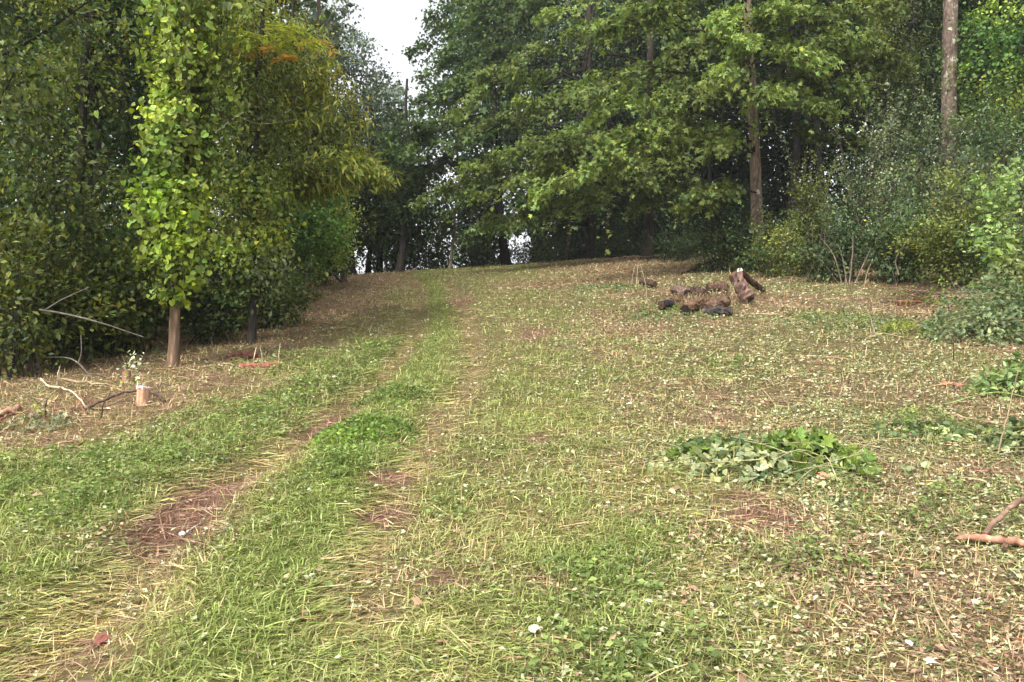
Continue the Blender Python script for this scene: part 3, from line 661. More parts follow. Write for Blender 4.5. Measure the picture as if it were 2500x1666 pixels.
tree('maple_tree', 'maple behind the tall one with layered boughs over the brown litter', (4.933, 27.0), 17, .2, (.2, .3), BARK * .9, .06, 36, 12, MAPLE,
     boughs=bl([(1080,380,24), (1010,440,24), (970,460,24.5), (1100,450,24), (1180,420,24), (1250,350,24), (1060,300,25), (1200,230,25), (1050,250,26), (1100,180,26),
                (1480,150,25), (1350,60,25), (1450,20,25), (1130,500,25), (1250,470,26), (1350,450,26), (1320,340,24.5), (1480,420,25), (1440,380,24.5), (1520,330,25), (1500,250,25), (1470,470,25.5), (1540,430,25.5), (1560,380,25), (1560,50,25), (1520,150,25), (1250,40,26), (1180,360,24.5)], 1.35, 680))
tree('maple_tree', 'maple at the path side with the lowest boughs sweeping over the mown strip', (3.293, 31.0), 18, .22, (.1, .3), BARK * .7, .06, 36, 12, MAPLE_SHADE,
     boughs=bl([(890,320,29), (930,350,29), (900,400,29), (960,300,29), (1020,330,29), (875,360,30), (980,390,30), (1080,540,29), (1120,520,29), (1180,520,30), (940,430,30), (1020,500,30), (1000,220,30), (960,180,31), (1010,120,31), (1060,60,31),
                (955,110,32), (1000,40,32), (1100,10,31), (970,230,31), (930,260,32), (1180,40,31), (1230,10,31), (1120,90,31), (1080,150,30.5), (1200,460,30), (1060,440,29.5), (1340,400,29.5), (1380,460,29.5), (1300,430,29.5), (1400,360,29.5), (1330,300,30), (1020,-20,32)], 1.5, 680))
tree('tall_dark_tree', 'tall bluish dark tree filling the sky above the path-side maple', (1.274, 37.0), 24, .25, (0, 0), BARKD, .1, 30, 9, MAPLE_F,
     blobs=[(A_(vx, vy, 36 + N(0, .8)), (1.9, 1.5, 1.1), 800, MAPLE_F, 14, .35) for (vx, vy) in [(1090,60), (1110,20), (1060,150), (1100,110), (1130,80), (1200,50), (1045,230), (1080,190), (1140,160), (1210,130), (1280,100), (1060,270), (1140,250), (1230,220), (1300,190), (1370,150), (1350,60), (1440,100), (1100,330), (1200,310), (1300,290), (1400,250), (1180,-20), (1300,0), (1120,-40), (1420,10), (1500,60)]])
for (vx, d, rr, ln, lab) in [(1300, 30, .12, .9, 'dark leaning trunk at the shady edge of the maples'), (1395, 33, .15, 0, 'dim straight trunk behind the path-side maple'), (1330, 34, .1, .4, 'thin dim trunk between two maples'),
                             (1810, 30, .22, .2, 'black trunk nearest the tall maple in the shaded wood'), (1842, 33, .14, .5, 'thin black trunk second from the tall maple'), (1872, 31, .16, 0, 'grey-lit trunk third from the tall maple'),
                             (1897, 29, .17, -.6, 'curving black trunk fourth from the tall maple'), (1960, 28, .12, 1.4, 'leaning black trunk above the silvery shrubs'), (2030, 30, .13, -.4, 'dim trunk deep in the wood above the shrubs'), (1640, 34, .15, .2, 'dim trunk far back between the maples'), (2290, 27, .16, .2, 'dark trunk behind the flaky-barked tree')]:
    x0 = (vx - 1176.5) / 1699.4 * d; z0 = float(gz(x0, d))
    tree('forest_tree', lab, (x0, d), 14, rr, (ln * 2, U(-.3, .5)), BARKD * U(.7, 1.1), .15, 26, 8, DARK_SHADE,
         blobs=[((x0 + N(0, 1.4), d + N(0, 1.2), z0 + zz), (1.5, 1.2, .9), 230, DARK_SHADE, 12, .35) for zz in (5.2, 6.2, 7.4, 8.6, 10, 11.5, 13)], group='dark trunks in the shaded wood')
def vine_stub(cb, path): pass
tree('flaky_bark_tree', 'rough flaky-barked trunk with pale lichen rising behind the tall shrubs', (11.115, 18.6), 16, .19, (-.15, .2), np.array((.17, .125, .1)), .06, 60, 16, MID, mat=M_FLAKY, flare=.1, r1=.75,
     blobs=[((7.6 + N(0, 1.6), 20.5 + N(0, .8), zz), (1.3, 1, .8), 400, DARK, 12, .3) for zz in (12, 13, 14, 15, 12.5, 13.5, 11.5)])
tree('vine_hung_tree', 'tree at the far edge hung with bright trailing vine leaves', (12.673, 19.0), 14, .12, (.4, .3), BARKD, .1, 28, 8, VINE_D,
     blobs=[(A_(vx, vy, 18.4 + N(0, .4)), (.9, .7, .7), n, sp) for (vx, vy, n, sp) in [(2280,60,800,VINE_D), (2320,130,800,VINE_D), (2260,180,700,VINE_D), (2300,240,700,VINE), (2260,280,600,VINE_D), (2330,300,500,VINE), (2340,200,600,VINE), (2250,100,500,VINE_D), (2330,20,600,VINE), (2240,330,400,OLIVE), (2300,340,500,VINE_D)]])
tree('understory_tree', 'leafy young tree filling the dark gap beside the flaky trunk', (12.364, 23.0), 11, .09, (.3, 0), BARKD, .1, 26, 8, MID,
     blobs=[(A_(vx, vy, 22.5 + N(0, .8)), (1.1, .9, .8), 520, sp) for (vx, vy, sp) in [(2050,60,MID), (2110,40,MID), (2090,120,MID), (2020,150,OLIVE), (2130,170,DARK), (2070,210,DARK), (2110,260,DARK), (2040,260,DARK), (2150,80,DARK), (2000,80,OLIVE), (2150,320,DARK_SHADE), (2080,320,DARK_SHADE), (1980,40,OLIVE), (2040,-20,MID)]])

# ------------------------------------------------------------------ the mass of the wood behind (canopy and undergrowth that read as one)
def forest_mass():
    mb = MB()
    def fill(n, x0, x1, y0, y1, zlo, zhi, sp, size, edge, clump=10, cs=.45):
        K = n // clump
        cx, cy = U(x0, x1, K), U(y0, y1, K); ok = edge(cx, cy); cx, cy = cx[ok], cy[ok]; K = len(cx)
        cz = smooth_height(cx, cy) + U(zlo, zhi, K)
        i = np.repeat(np.arange(K), clump); m = len(i)
        p = np.stack([cx[i], cy[i], cz[i]], 1) + N(0, cs, (m, 3)) * np.array([1, 1, .6])
        leaves(mb, T_OVAL, p, N(0, 1, (m, 3)) - UP * .3, UP * .8 + N(0, .5, (m, 3)), size * U(.6, 1.3, m), hsv_jit(sp['col'], m, .3, .12))
    eL = lambda x, y: x < -5.6 - .10 * (y - 8) - 1.2 * (y > 30)
    eB = lambda x, y: x > -4.3 * y / 45 + 1.2
    eR = lambda x, y: (x > 5.5 + .1 * (33 - y)) & (y > 22.5)
    fill(42000, -22, -4.8, 11.5, 38, .2, 9, DARK_SHADE, .19, eL)
    fill(30000, -24, -4.8, 10, 42, 6, 15, DARK_SHADE, .42, eL, 8, .7)  # canopy largely above view, put in to keep the wood dark
    fill(36000, 4, 34, 24, 50, 5.5, 12, DARK_SHADE, .30, eR, 10, .6)
    fill(36000, 4, 36, 22, 54, 9, 17, DARK_SHADE, .5, eR, 8, .8)  # upper canopy added overhead to shade this side of the wood
    fill(22000, 3.5, 34, 35, 52, .1, 4.5, DARK_SHADE, .26, lambda x, y: (x > 3.8) & (y > 36 - .0 * x), 10, .5)
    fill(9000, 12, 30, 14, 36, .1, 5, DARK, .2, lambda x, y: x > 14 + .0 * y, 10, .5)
    fill(24000, -16, 0, 36, 48, .3, 3.6, DARK_SHADE, .2, lambda x, y: (np.abs(x + 7.2 * y / 36) > .75) & (np.abs(x + 2.4 * y / 33) > .45) & (x < -.8), 10, .4)
    fill(5000, -1.5, 5, 34, 42, .1, 1.6, DARK_SHADE, .16, lambda x, y: x > .9, 10, .3)
    fill(60000, -4, 38, 38, 50, 3.2, 20, DARK_SHADE, .34, eB, 10, .5)
    fill(34000, -3, 16, 37, 46, .0, 6.5, DARK_SHADE, .3, lambda x, y: (np.abs(x / y - .006) > .028) & (x > -.085 * y), 10, .4)
    fill(14000, 1.5, 12, 33.5, 37, .0, 3.2, DARK_SHADE, .2, lambda x, y: x > .06 * y, 10, .35)
    fill(16000, -14, -3.5, 34, 44, 1.6, 8, DARK_SHADE, .26, lambda x, y: x < -.13 * y, 10, .45)
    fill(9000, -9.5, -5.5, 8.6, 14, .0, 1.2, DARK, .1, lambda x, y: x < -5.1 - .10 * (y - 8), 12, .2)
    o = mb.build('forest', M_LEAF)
    tag(o, 'dense dark wood of leaves closing in behind the clearing edge', 'forest', kind='stuff')
forest_mass()

# ------------------------------------------------------------------ shrubs
def shrub(label, xy, w, h, n, sp, sp2=None, stems=16, group='shrubs at the wood edge', name='shrub', dep=None, bare=None, cs=.13, size=None):
    x, y = xy; z = float(gz(x, y)); o = empty(name, (x, y, z)); tag(o, label, 'shrub', group)
    sb = MB(); fb = MB(); dep = dep or w * .8
    per = n // stems
    for k in range(stems):
        az = U(0, 2 * np.pi); rr = math.sqrt(U(0, 1))
        tip = V3(x + w * rr * math.cos(az), y + dep * rr * math.sin(az), z + h * (1 - .55 * rr ** 2) * U(.75, 1.08))
        b = V3(x + .25 * w * N(), y + .25 * dep * N(), z - .05)
        mid = (b + tip) / 2 + UP * .2 * h * rr + N(0, .05, 3)
        pc = curve([b, mid, tip], 9)
        tube(sb, pc, np.linspace(.011, .003, 9), 4, (bare if bare is not None else sp['bark'] * 1.3), 0, caps=False)
        s = sp if (sp2 is None or U() < .65) else sp2
        K = max(4, per // 14)
        u = U(.08, 1.03, K); ctr = np.stack([np.interp(u, np.linspace(0, 1, 9), pc[:, j]) for j in range(3)], 1) + N(0, .13 * w, (K, 3)) * np.array([1, 1, .7])
        ctr[:, 2] = np.maximum(ctr[:, 2], z + .06)
        i = rng.integers(0, K, per); p = ctr[i] + N(0, cs, (per, 3)) * np.array([1, 1, .65])
        out = unit(p - V3(x, y, z + .3 * h))
        leaves(fb, s['T'], p, out * .5 + N(0, .6, (per, 3)), UP * .7 + out * .35 + N(0, .42, (per, 3)), (size or s['size']) * U(.6, 1.25, per), hsv_jit(s['col'], per, s['br'], s['yel']) * np.exp(N(0, .28)) * (1 + N(0, .12) * np.array([1., .2, -.6])))
    for k in range(int(stems * .8) if name == 'shrub' else 4):          # long arching shoots break the outline
        az = U(0, 2 * np.pi); b = V3(x + .5 * w * N(0, .6), y + .4 * dep * N(0, .6), z + .45 * h); reach = w * U(.3, .7)
        tip = b + V3(math.cos(az) * reach, math.sin(az) * reach, h * U(.5, .85)); pc = curve([b, (b + tip) / 2 + UP * .12 * h, tip], 8)
        tube(sb, pc, np.linspace(.007, .002, 8), 4, sp['bark'] * 1.2, 0, caps=False)
        n_ = int(U(18, 40) * h / 2); u = U(.3, 1.02, n_); p = np.stack([np.interp(u, np.linspace(0, 1, 8), pc[:, j]) for j in range(3)], 1) + N(0, .045, (n_, 3))
        leaves(fb, sp['T'], p, N(0, .7, (n_, 3)), UP * .7 + N(0, .5, (n_, 3)), (size or sp['size']) * U(.6, 1.2, n_), hsv_jit(sp['col'], n_, sp['br'], sp['yel']) * 1.1)
    tag(sb.build('stems', M_BARK, o, (x, y, z)), kind='stuff'); fb.build('foliage', M_LEAF, o, (x, y, z))
    return o
shrub('dark green shrub in the shade in front of the maple trunks', (5.455, 20.0), 1.1, 1.7, 3200, SHRUB_SHADE, SHRUB, 16)
shrub('dark shrub at the foot of the tall blazed maple', (6.173, 19.3), 1.0, 1.5, 3000, SHRUB_SHADE, SHRUB, 16)
shrub('pale yellowish shrub with tiny leaves just behind the log pile', (6.426, 17.8), .9, 1.3, 3000, SHRUB_Y, SHRUB, 16)
shrub('tall yellow green shrub rising beside the blazed maple trunk', (7.213, 18.2), .7, 2.6, 3800, SHRUB_Y, OLIVE, 16)
shrub('tall silvery grey green shrub, widest of the thicket', (9.013, 18.6), 1.8, 3.4, 10000, SILVER, SHRUB, 30)
shrub('silvery shrub top spreading under the flaky-barked trunk', (10.533, 18.2), 1.6, 3.5, 9000, SILVER, SHRUB, 26)
shrub('tall shrub closing the thicket at the picture edge', (11.539, 17.0), 1.7, 3.7, 9000, SHRUB, SILVER, 26)
shrub('fresh green shrub low in the middle of the thicket', (8.294, 15.6), 1.2, 2.0, 5600, SHRUB, SHRUB_Y, 20)
shrub('round green shrub over the dark twig heap', (8.793, 14.6), 1.1, 2.2, 5600, SHRUB_Y, SHRUB, 20)
shrub('shrub with large pale heart-shaped leaves at the picture edge', (9.256, 14.0), .95, 2.0, 1500, BRIGHT, SHRUB, 18)
shrub('low dark green shrub with bare pale stems showing beneath', (6.982, 16.4), .8, 1.5, 2600, SHRUB, SHRUB_SHADE, 14, bare=np.array((.30, .24, .18)))
shrub('loose leafy bush overhanging the cut brush pile', (8.147, 11.6), .8, 1.4, 2000, SHRUB, BRIGHT, 14)
# left understory
for (vx, d, w, h, n, sp, sp2, lab) in [
        (20, 8.3, .75, 2.2, 2600, OLIVE, SHRUB_Y, 'yellow green bush at the very corner of the wood'), (110, 8.9, .75, 1.7, 2600, MID, OLIVE, 'leafy green bush under the fallen grey limb'),
        (200, 9.6, .8, 1.9, 3000, MID, DARK, 'dark bush between the corner and the vine column'), (290, 9.9, .7, 1.8, 2600, MID, OLIVE, 'green bush just beside the vine-smothered trunk'),
        (70, 9.8, .9, 3.0, 3000, MID, DARK, 'tall dark bush behind the corner foliage'), (470, 10.9, .6, 1.3, 2200, SHRUB_SHADE, MID, 'dark low bush between the pale trunk and the leaning trunk'),
        (630, 12.6, .7, 1.0, 2000, SHRUB, OLIVE, 'low ragged bush beside the thin leaning trunk'), (520, 12.5, .9, 2.2, 2600, DARK, MID, 'dark bush deep behind the leaning trunk'),
        (640, 17.5, 1., 1.8, 2600, DARK, MID, 'shaded bush at the foot of the vine-climbed grey trunk'), (745, 24, 1.1, 1.6, 2200, DARK, MID, 'dark bush at the end of the brown bank'), (340, 11.5, .9, 2.6, 3000, DARK, MID, 'shadowy bush behind the pale vine-covered trunk')]:
    shrub(lab, ((vx - 1176.5) / 1699.4 * d, d), w, h, n, sp, sp2, 14, group='bushes under the trees', name='bush')
for (vx, d, w, h, n, sp, lab) in [(1255, 29.5, 1.2, 1.2, 1600, SHRUB_SHADE, 'twiggy brownish bush on the crest under the maples'), (1200, 30.5, 1., .8, 900, SHRUB_SHADE, 'low bush below the bright lavender gap'), (1100, 31.5, .9, .9, 900, SHRUB_SHADE, 'dark bush behind the crest beside the snag'),
                                  (980, 32, .9, 1.3, 900, DARK, 'dark bush on the crest between trunk and snag'), (1560, 25, 1.2, 1.2, 2000, SHRUB_SHADE, 'black-green bush deep in maple shade'), (1420, 29.5, 1.2, 1.2, 1600, SHRUB_SHADE, 'shadowed bush between the two rear maples')]:
    shrub(lab, ((vx - 1176.5) / 1699.4 * d, d), w, h, n, sp, None, 14, group='bushes on the crest', name='bush', cs=.2, size=.09)
# ------------------------------------------------------------------ stump, logs, sticks
WOODC = np.array((.62, .50, .33)); PALE = np.array((.78, .70, .55)); TAN = np.array((.36, .26, .16)); REDW = np.array((.30, .13, .075)); GREYW = np.array((.27, .24, .20)); DKW = np.array((.075, .05, .04))
def gp(xy, h=0.): return V3(xy[0], xy[1], float(gz(xy[0], xy[1])) + h)
def stick(label, pts, r0, r1, col, name='stick', cat='stick', h=.02, forks=(), group=None, k=16, n=6):
    """a bent stick lying on the ground; forks are side shoots (start share, end point, radius)"""
    P = [gp(p[:2], p[2] if len(p) > 2 else h) for p in pts]
    path = curve(P, k); path[1:-1] += N(0, r0 * .35, (k - 2, 3))
    o0 = P[0]; mb = MB()
    tube(mb, path, np.linspace(r0, r1, k) * np.exp(N(0, .07, k)), n, col, 0, .05)
    fk = []
    for (t, q, rf) in forks:
        a = path[int(t * (k - 1))]; b = gp(q[:2], q[2] if len(q) > 2 else h)
        fb = MB(); fp = curve([a, (a + b) / 2 + N(0, .02, 3) + UP * .015, b], 8)
        tube(fb, fp, np.linspace(rf, rf * .4, 8), 5, col, 0, .04); fk.append(fb)
    if fk:
        e = empty(name, tuple(o0)); mb.build('stem', M_BARK, e, o0, True)
        for fb in fk: fb.build('side_shoot', M_BARK, e, o0, True)
        o = e
    else: o = mb.build(name, M_BARK, None, tuple(o0), True)
    return tag(o, label, cat, group or 'sticks and limbs lying on the ground')
stick('long tan branch lying along the wood edge behind the stump', [(*(-4.658, 7.666), .09), (*(-4.395, 7.649), .08), (*(-4.142, 7.631), .06), (*(-3.896, 7.426), .01)], .016, .008, TAN, 'branch', 'branch', forks=[(.45, (*(-4.063, 6.999), .0), .007)])
stick('pale forked limb bent over the litter left of the stump', [(*(-4.997, 7.845), .05), (*(-4.711, 7.52), .05), (*(-4.46, 7.342), .06), (*(-4.167, 7.078), .05), (*(-3.861, 6.698), .01)], .012, .009, np.array((.52, .43, .30)), 'branch', 'branch', forks=[(.2, (*(-4.704, 7.034), .02), .006)])
stick('thin straight stick crossing under the pale forked limb', [(*(-4.582, 7.66), .06), (*(-4.36, 6.756), .02)], .007, .005, TAN)
stick('dark smooth limb arching past the cut stump', [(*(-3.833, 6.698), .01), (*(-3.776, 6.897), .06), (*(-3.668, 7.031), .09), (*(-3.457, 7.058), .09), (*(-3.243, 6.903), .02)], .013, .016, np.array((.14, .10, .075)), 'branch', 'branch', forks=[(.9, (*(-3.476, 7.342), .12), .006)])
stick('short black stick on the reddish litter before the dark limb', [(*(-3.933, 6.575), .01), (*(-3.735, 6.566), .02), (*(-3.562, 6.59), .01)], .007, .007, DKW)
stick('thin leaning stick beside the end of the pale forked limb', [(*(-3.97, 6.771), .06), (*(-3.558, 6.23), .0)], .006, .005, REDW)
stick('thick pinkish limb entering at the picture edge in the brush', [(*(-4.556, 6.417), .03), (*(-4.401, 6.411), .04), (*(-4.312, 6.482), .05)], .034, .026, np.array((.40, .24, .16)), 'branch', 'branch', n=9)
stick('reddish branch below the thick pinkish limb', [(*(-4.279, 6.078), .02), (*(-4.263, 6.329), .05), (*(-4.133, 6.37), .03)], .011, .006, REDW, 'branch', 'branch')
stick('pale stick at the picture edge on the brown litter', [(*(-4.069, 5.803), .01), (*(-4.086, 6.005), .04), (*(-4.184, 6.212), .05)], .012, .006, np.array((.46, .36, .24)))
stick('fine tan twig on the clippings past the stump base', [(*(-3.187, 5.975), .01), (*(-3.207, 6.218), .02), (*(-3.088, 6.312), .01)], .005, .003, TAN, 'twig', 'twig')
stick('fine reddish twig lying before the dark limb', [(*(-3.526, 6.014), .01), (*(-3.445, 6.09), .02), (*(-3.369, 6.113), .01)], .005, .003, REDW, 'twig', 'twig')
stick('small bare twig across the red dirt rut', [(*(-1.867, 4.355), .012), (*(-1.782, 4.334), .016), (*(-1.681, 4.273), .008)], .0045, .003, np.array((.48, .38, .28)), 'twig', 'twig', forks=[(.5, (*(-1.711, 4.235), .01), .003)])
stick('short pale twig beside the white stone in the rut', [(*(-1.782, 4.057), .012), (*(-1.738, 4.133), .016)], .006, .004, np.array((.58, .52, .38)), 'twig', 'twig')
stick('brown twig lying at the reddish bare patch near the second rut', [(*(-0.797, 4.566), .02), (*(-0.636, 4.478), .01)], .006, .004, TAN, 'twig', 'twig')
stick('thick reddish limb lying at the picture edge in the clippings', [(*(2.278, 3.782), .03), (*(2.418, 3.758), .035), (*(2.648, 3.708), .035)], .018, .022, np.array((.40, .21, .14)), 'branch', 'branch', n=9)
stick('grey-brown branch propped on the thick reddish limb', [(*(2.414, 3.779), .05), (*(2.56, 3.872), .09), (*(2.69, 3.963), .12), (*(2.897, 4.074), .16)], .012, .015, np.array((.30, .19, .13)), 'branch', 'branch', n=8)
stick('half buried pale bare limb among the cut leaves', [(*(1.742, 3.755), .0), (*(1.859, 3.79), .022), (*(1.953, 3.799), .018), (*(1.999, 3.782), .0)], .009, .015, np.array((.50, .34, .25)), 'branch', 'branch', n=8)
stick('long green bent stem lying near the picture edge', [(*(3.596, 6.403), .01), (*(3.956, 6.505), .07), (*(4.32, 6.593), .1), (*(4.622, 6.581), .06)], .007, .005, np.array((.32, .38, .14)))
stick('tan stick lying slantwise below the green stem', [(*(3.667, 6.125), .04), (*(3.758, 5.894), .04), (*(3.89, 5.771), .02)], .009, .006, np.array((.42, .29, .18)))
stick('thin stick rising steeply at the picture edge', [(*(3.413, 5.194), .01), (*(3.513, 5.23), .3), (*(3.58, 5.23), .58)], .006, .004, np.array((.46, .36, .22)))
stick('white bare twig below the steep thin stick', [(*(3.397, 5.156), .02), (*(3.512, 5.174), .03), (*(3.659, 5.189), .03)], .006, .005, np.array((.62, .56, .48)), 'twig', 'twig')
stick('tan stick in the middle of the pale clippings', [(*(2.819, 4.636), .03), (*(2.899, 4.568), .04), (*(2.932, 4.451), .01)], .008, .005, np.array((.46, .36, .22)))
stick('pair of reddish crossing twigs near the picture edge', [(*(3.001, 4.841), .01), (*(3.126, 4.77), .03), (*(3.365, 4.791), .03)], .006, .004, np.array((.36, .20, .14)), 'twig', 'twig', forks=[(.3, (*(3.411, 4.94), .05), .004)])
stick('flat reddish bark slab lying on the tan litter', [(*(4.195, 7.248), .01), (*(4.306, 7.242), .015), (*(4.42, 7.254), .01)], .022, .018, np.array((.44, .19, .11)), 'loose_bark', 'bark')
stick('curved green weed stem standing above the cut vine heap', [(*(1.775, 5.873), .0), (*(1.85, 5.87), .22), (*(1.87, 5.87), .42), (*(1.809, 5.873), .55)], .0045, .003, np.array((.18, .17, .06)), 'weed_stem', 'weed stem')
stick('tan stick lying on the clippings left of the vine heap', [(*(0.958, 5.192), .02), (*(1.136, 5.168), .02), (*(1.235, 5.075), .01)], .005, .004, np.array((.5, .4, .22)))
stick('reddish twig in the clippings above the vine heap', [(*(1.564, 7.52), .01), (*(1.879, 7.54), .02), (*(2.162, 7.444), .01)], .008, .005, np.array((.42, .24, .15)), 'twig', 'twig')
stick('brown stick lying beyond the middle of the mown slope', [(*(3.651, 8.611), .02), (*(3.754, 8.523), .03), (*(3.876, 8.462), .02)], .014, .01, np.array((.3, .19, .12)))
stick('long pale stalk bent over the litter before the thicket', [(*(4.665, 9.746), .02), (*(4.974, 9.904), .05), (*(5.214, 9.807), .02)], .009, .006, np.array((.52, .42, .24)))
stick('grey limb lying in maple shade at the crest', [(*(3.299, 26.261), .1), (*(4.062, 26.2), .15), (*(5.237, 25.91), .12)], .03, .02, DKW * 2, 'branch', 'branch')
stick('brown rotting log in the shade behind the log pile', [(*(4.457, 19.75), .05), (*(5.165, 20.727), .12), (*(6.047, 21.701), .15)], .07, .05, np.array((.11, .065, .045)), 'branch', 'branch', n=9)
for (a, b, h, lab) in [((2.714, 16.866), .1, .55, 'upright pale stalk nearest the path of the pair before the maples'), ((2.779, 16.541), .05, .62, 'taller upright stalk beside the other before the maples'), ((2.529, 13.71), -.15, .8, 'long pale stalk arching at the near side of the log pile'),
                       ((4.932, 16.778), .02, .38, 'orange splintered stake standing by the upright log'), ((7.293, 15.33), .2, .55, 'bare stalk leaning at the thicket foot'), ((4.959, 10.112), -.1, .35, 'short snapped stalk before the thicket'),
                       ((4.991, 8.368), .02, .35, 'dark snapped sapling stem before the brush pile'), ((4.02, 8.45), .05, .2, 'pale torn stalk standing in the open clippings'), ((-3.118, 8.912), .03, .22, 'pale cut sapling stub over the red log'), ((-2.948, 8.781), -.05, .26, 'second pale cut stub over the red log'),
                       ((-2.803, 8.88), .01, .26, 'straight pale stub at the end of the red log'), ((-3.542, 7.444), .0, .16, 'pale torn splinter standing past the stump'), ((-3.518, 6.329), .03, .16, 'pale snapped stub before the short black stick'), ((-4.007, 6.35), .0, .15, 'black snapped stub in the leafy litter'), ((-4.752, 7.739), .0, .2, 'thin bare stem standing at the shady wood edge')]:
    dark = 'dark' in lab or 'black' in lab; orange = 'orange' in lab
    stick(lab, [(*a, -.03), (a[0] + b * .4, a[1], h * .55), (a[0] + b, a[1] + .03, h)], (.006 if a[1] > 12 else .009) if not orange else .018, .004, DKW if dark else (np.array((.55, .32, .12)) if orange else np.array((.55, .45, .30))), 'cut_stalk', 'stalk', group='cut stalks standing in the litter', k=8, n=5)
# pale bare stems in front of the thicket
for (vx, vy, tx, ty, d, lab) in [(1935,645,1885,545,15.6,'pale bare shrub stem leaning towards the log pile'), (1950,655,1960,540,15.4,'straight pale bare stem in the middle of the thicket foot'), (1945,640,1925,560,15.7,'thin bare stem between two pale ones at the thicket foot'), (1965,640,2000,575,15.5,'bare stem leaning to the picture edge at the thicket foot'), (2065,620,2080,560,14.8,'bare grey stem under the fresh green shrub')]:
    a = A_(vx, vy, d); b = A_(tx, ty, d - .1); mb = MB()
    tube(mb, curve([V3(*a) - UP * .1, (V3(*a) + V3(*b)) / 2 + N(0, .06, 3), b], 12), np.linspace(.016, .008, 12), 5, np.array((.24, .19, .15)), 0, .05)
    tag(mb.build('bare_sapling', M_BARK, None, a, True), lab, 'stem', 'bare stems at the thicket foot')
# fallen grey limb in the left foliage
def limb3(name, label, pts, forks, r0, r1, col, cat='branch'):
    e = empty(name, pts[0]); tag(e, label, cat); mb = MB()
    tube(mb, curve(pts, 20), np.linspace(r0, r1, 20), 7, col, 0, .05); mb.build('stem', M_BARK, e, pts[0], True)
    for f in forks:
        fb = MB(); tube(fb, curve(f, 10), np.linspace(r1 * 1.2, .004, 10), 5, col, 0, .04); fb.build('side_shoot', M_BARK, e, pts[0], True)
limb3('fallen_limb', 'grey dead limb hung up in the leaves at the wood corner', [(-5.115, 8.0, 1.989), (-4.893, 8.1, 1.946), (-4.567, 8.2, 1.853), (-4.234, 8.5, 1.695)], [[(-5.057, 8.02, 1.99), (-4.94, 8.1, 2.098), (-4.688, 8.2, 2.248)]], .013, .006, np.array((.24, .215, .18)))
limb3('bare_limb', 'bare grey limb reaching up through the leaves beside the vine column', [(-4.181, 10.2, 4.435), (-3.979, 10.3, 4.674), (-3.773, 10.4, 4.869)], [[(-3.828, 10.3, 4.777), (-3.562, 10.5, 4.733), (-3.155, 10.8, 4.885)]], .013, .008, np.array((.30, .27, .22)))
limb3('bare_limb', 'dark bare limb crossing the yellow sumac leaves', [(-3.995, 12.2, 5.663), (-3.564, 12.2, 5.685), (-3.277, 12.2, 5.807)], [[(-3.493, 12.2, 5.699), (-3.376, 12.3, 6.022), (-3.304, 12.3, 6.239)]], .014, .008, DKW)
limb3('bent_sapling', 'bent bare sapling arching out of the dark bushes', [(-5.498, 8.6, 1.458), (-5.074, 8.4, 1.462), (-4.867, 8.3, 1.401), (-4.692, 8.25, 1.242)], [[(-4.867, 8.3, 1.401), (-4.833, 8.3, 1.523), (-4.867, 8.35, 1.719)]], .007, .008, GREYW, 'sapling')

def log(label, p0, p1, r, bark, ends=(None, None), r1=None, group='logs in the cut wood pile', hollow=False, name='log'):
    p0, p1 = V3(*p0), V3(*p1); r1 = r1 or r; o = empty(name, tuple(p0)); tag(o, label, 'log', group)
    k, n = 12, 14; path = curve([p0, (p0 + p1) / 2 + N(0, .3 * r, 3), p1], k)
    mb = MB(); rad = np.linspace(r, r1, k) * np.exp(N(0, .09, k))
    tube(mb, path, rad, n, bark, 0, .13)
    for q in range(7):                                   # torn bark prongs and stubs of side limbs
        i = int(U(0, k - 1)); a = path[i]; e = a + unit(N(0, 1, 3) + UP * .4) * r * U(1.2, 2.0)
        tube(mb, [a, e], [r * .4, r * .06], 5, bark * U(.6, 1.2), 0, .1, caps=False)
    mb.build('bark', M_BARK, o, p0)
    for e, (c, q, qn) in enumerate(((ends[0], p0, p0 - p1), (ends[1], p1, p1 - p0))):
        c = np.array((.10, .06, .04)) if c is None else np.asarray(c)  # near-black end colours passed in stand for shade on faces turned from light
        cb = MB(); nn = unit(qn); rr = (r, r1)[e] * .9
        tube(cb, [q - nn * .01, q + nn * .012], [rr, rr * .96], 12, c, 0, .05); cb.build('cut_end', M_WOOD, o, p0)
    return o
def on(xy, h): q = gp(xy, h); return (q[0], q[1], q[2])
log('thick pale-barked log standing propped on end in the wood pile', on((4.099, 13.566), .52), on((4.282, 13.388), .08), .11, np.array((.20, .125, .10)), (None, (.05, .035, .03)), .125)
log('dark thin log with a white cut end leaning on the upright log', on((4.32, 14.023), .56), on((5.053, 14.921), .08), .058, np.array((.10, .065, .05)), (PALE, None))
log('charcoal grey log lying at the near edge of the wood pile', on((3.133, 12.112), .07), on((3.574, 12.016), .07), .075, np.array((.06, .053, .05)), ((.2, .15, .12), None))
log('split brown wedge of log with the shade of a hollow painted on its end', on((3.33, 12.703), .09), on((3.743, 12.94), .16), .08, np.array((.15, .095, .065)), (None, (.02, .015, .012)), .12)
log('shaggy orange-brown log with an end painted dark with shade facing the clearing', on((3.429, 13.259), .10), on((2.918, 12.475), .09), .10, np.array((.165, .10, .06)), (None, (.03, .022, .018)))
log('short log with shade painted on its dark end behind the split wedge', on((3.933, 14.868), .16), on((4.321, 14.88), .17), .10, np.array((.13, .08, .055)), (None, (.02, .015, .012)))
log('small dark chunk in the middle of the wood pile', on((3.676, 14.962), .14), on((3.731, 14.493), .09), .08, DKW, (None, None))
log('small greyish-pink log end at the path side of the pile', on((3.367, 15.236), .12), on((3.431, 14.45), .10), .09, np.array((.17, .115, .095)), (None, (.025, .02, .018)))
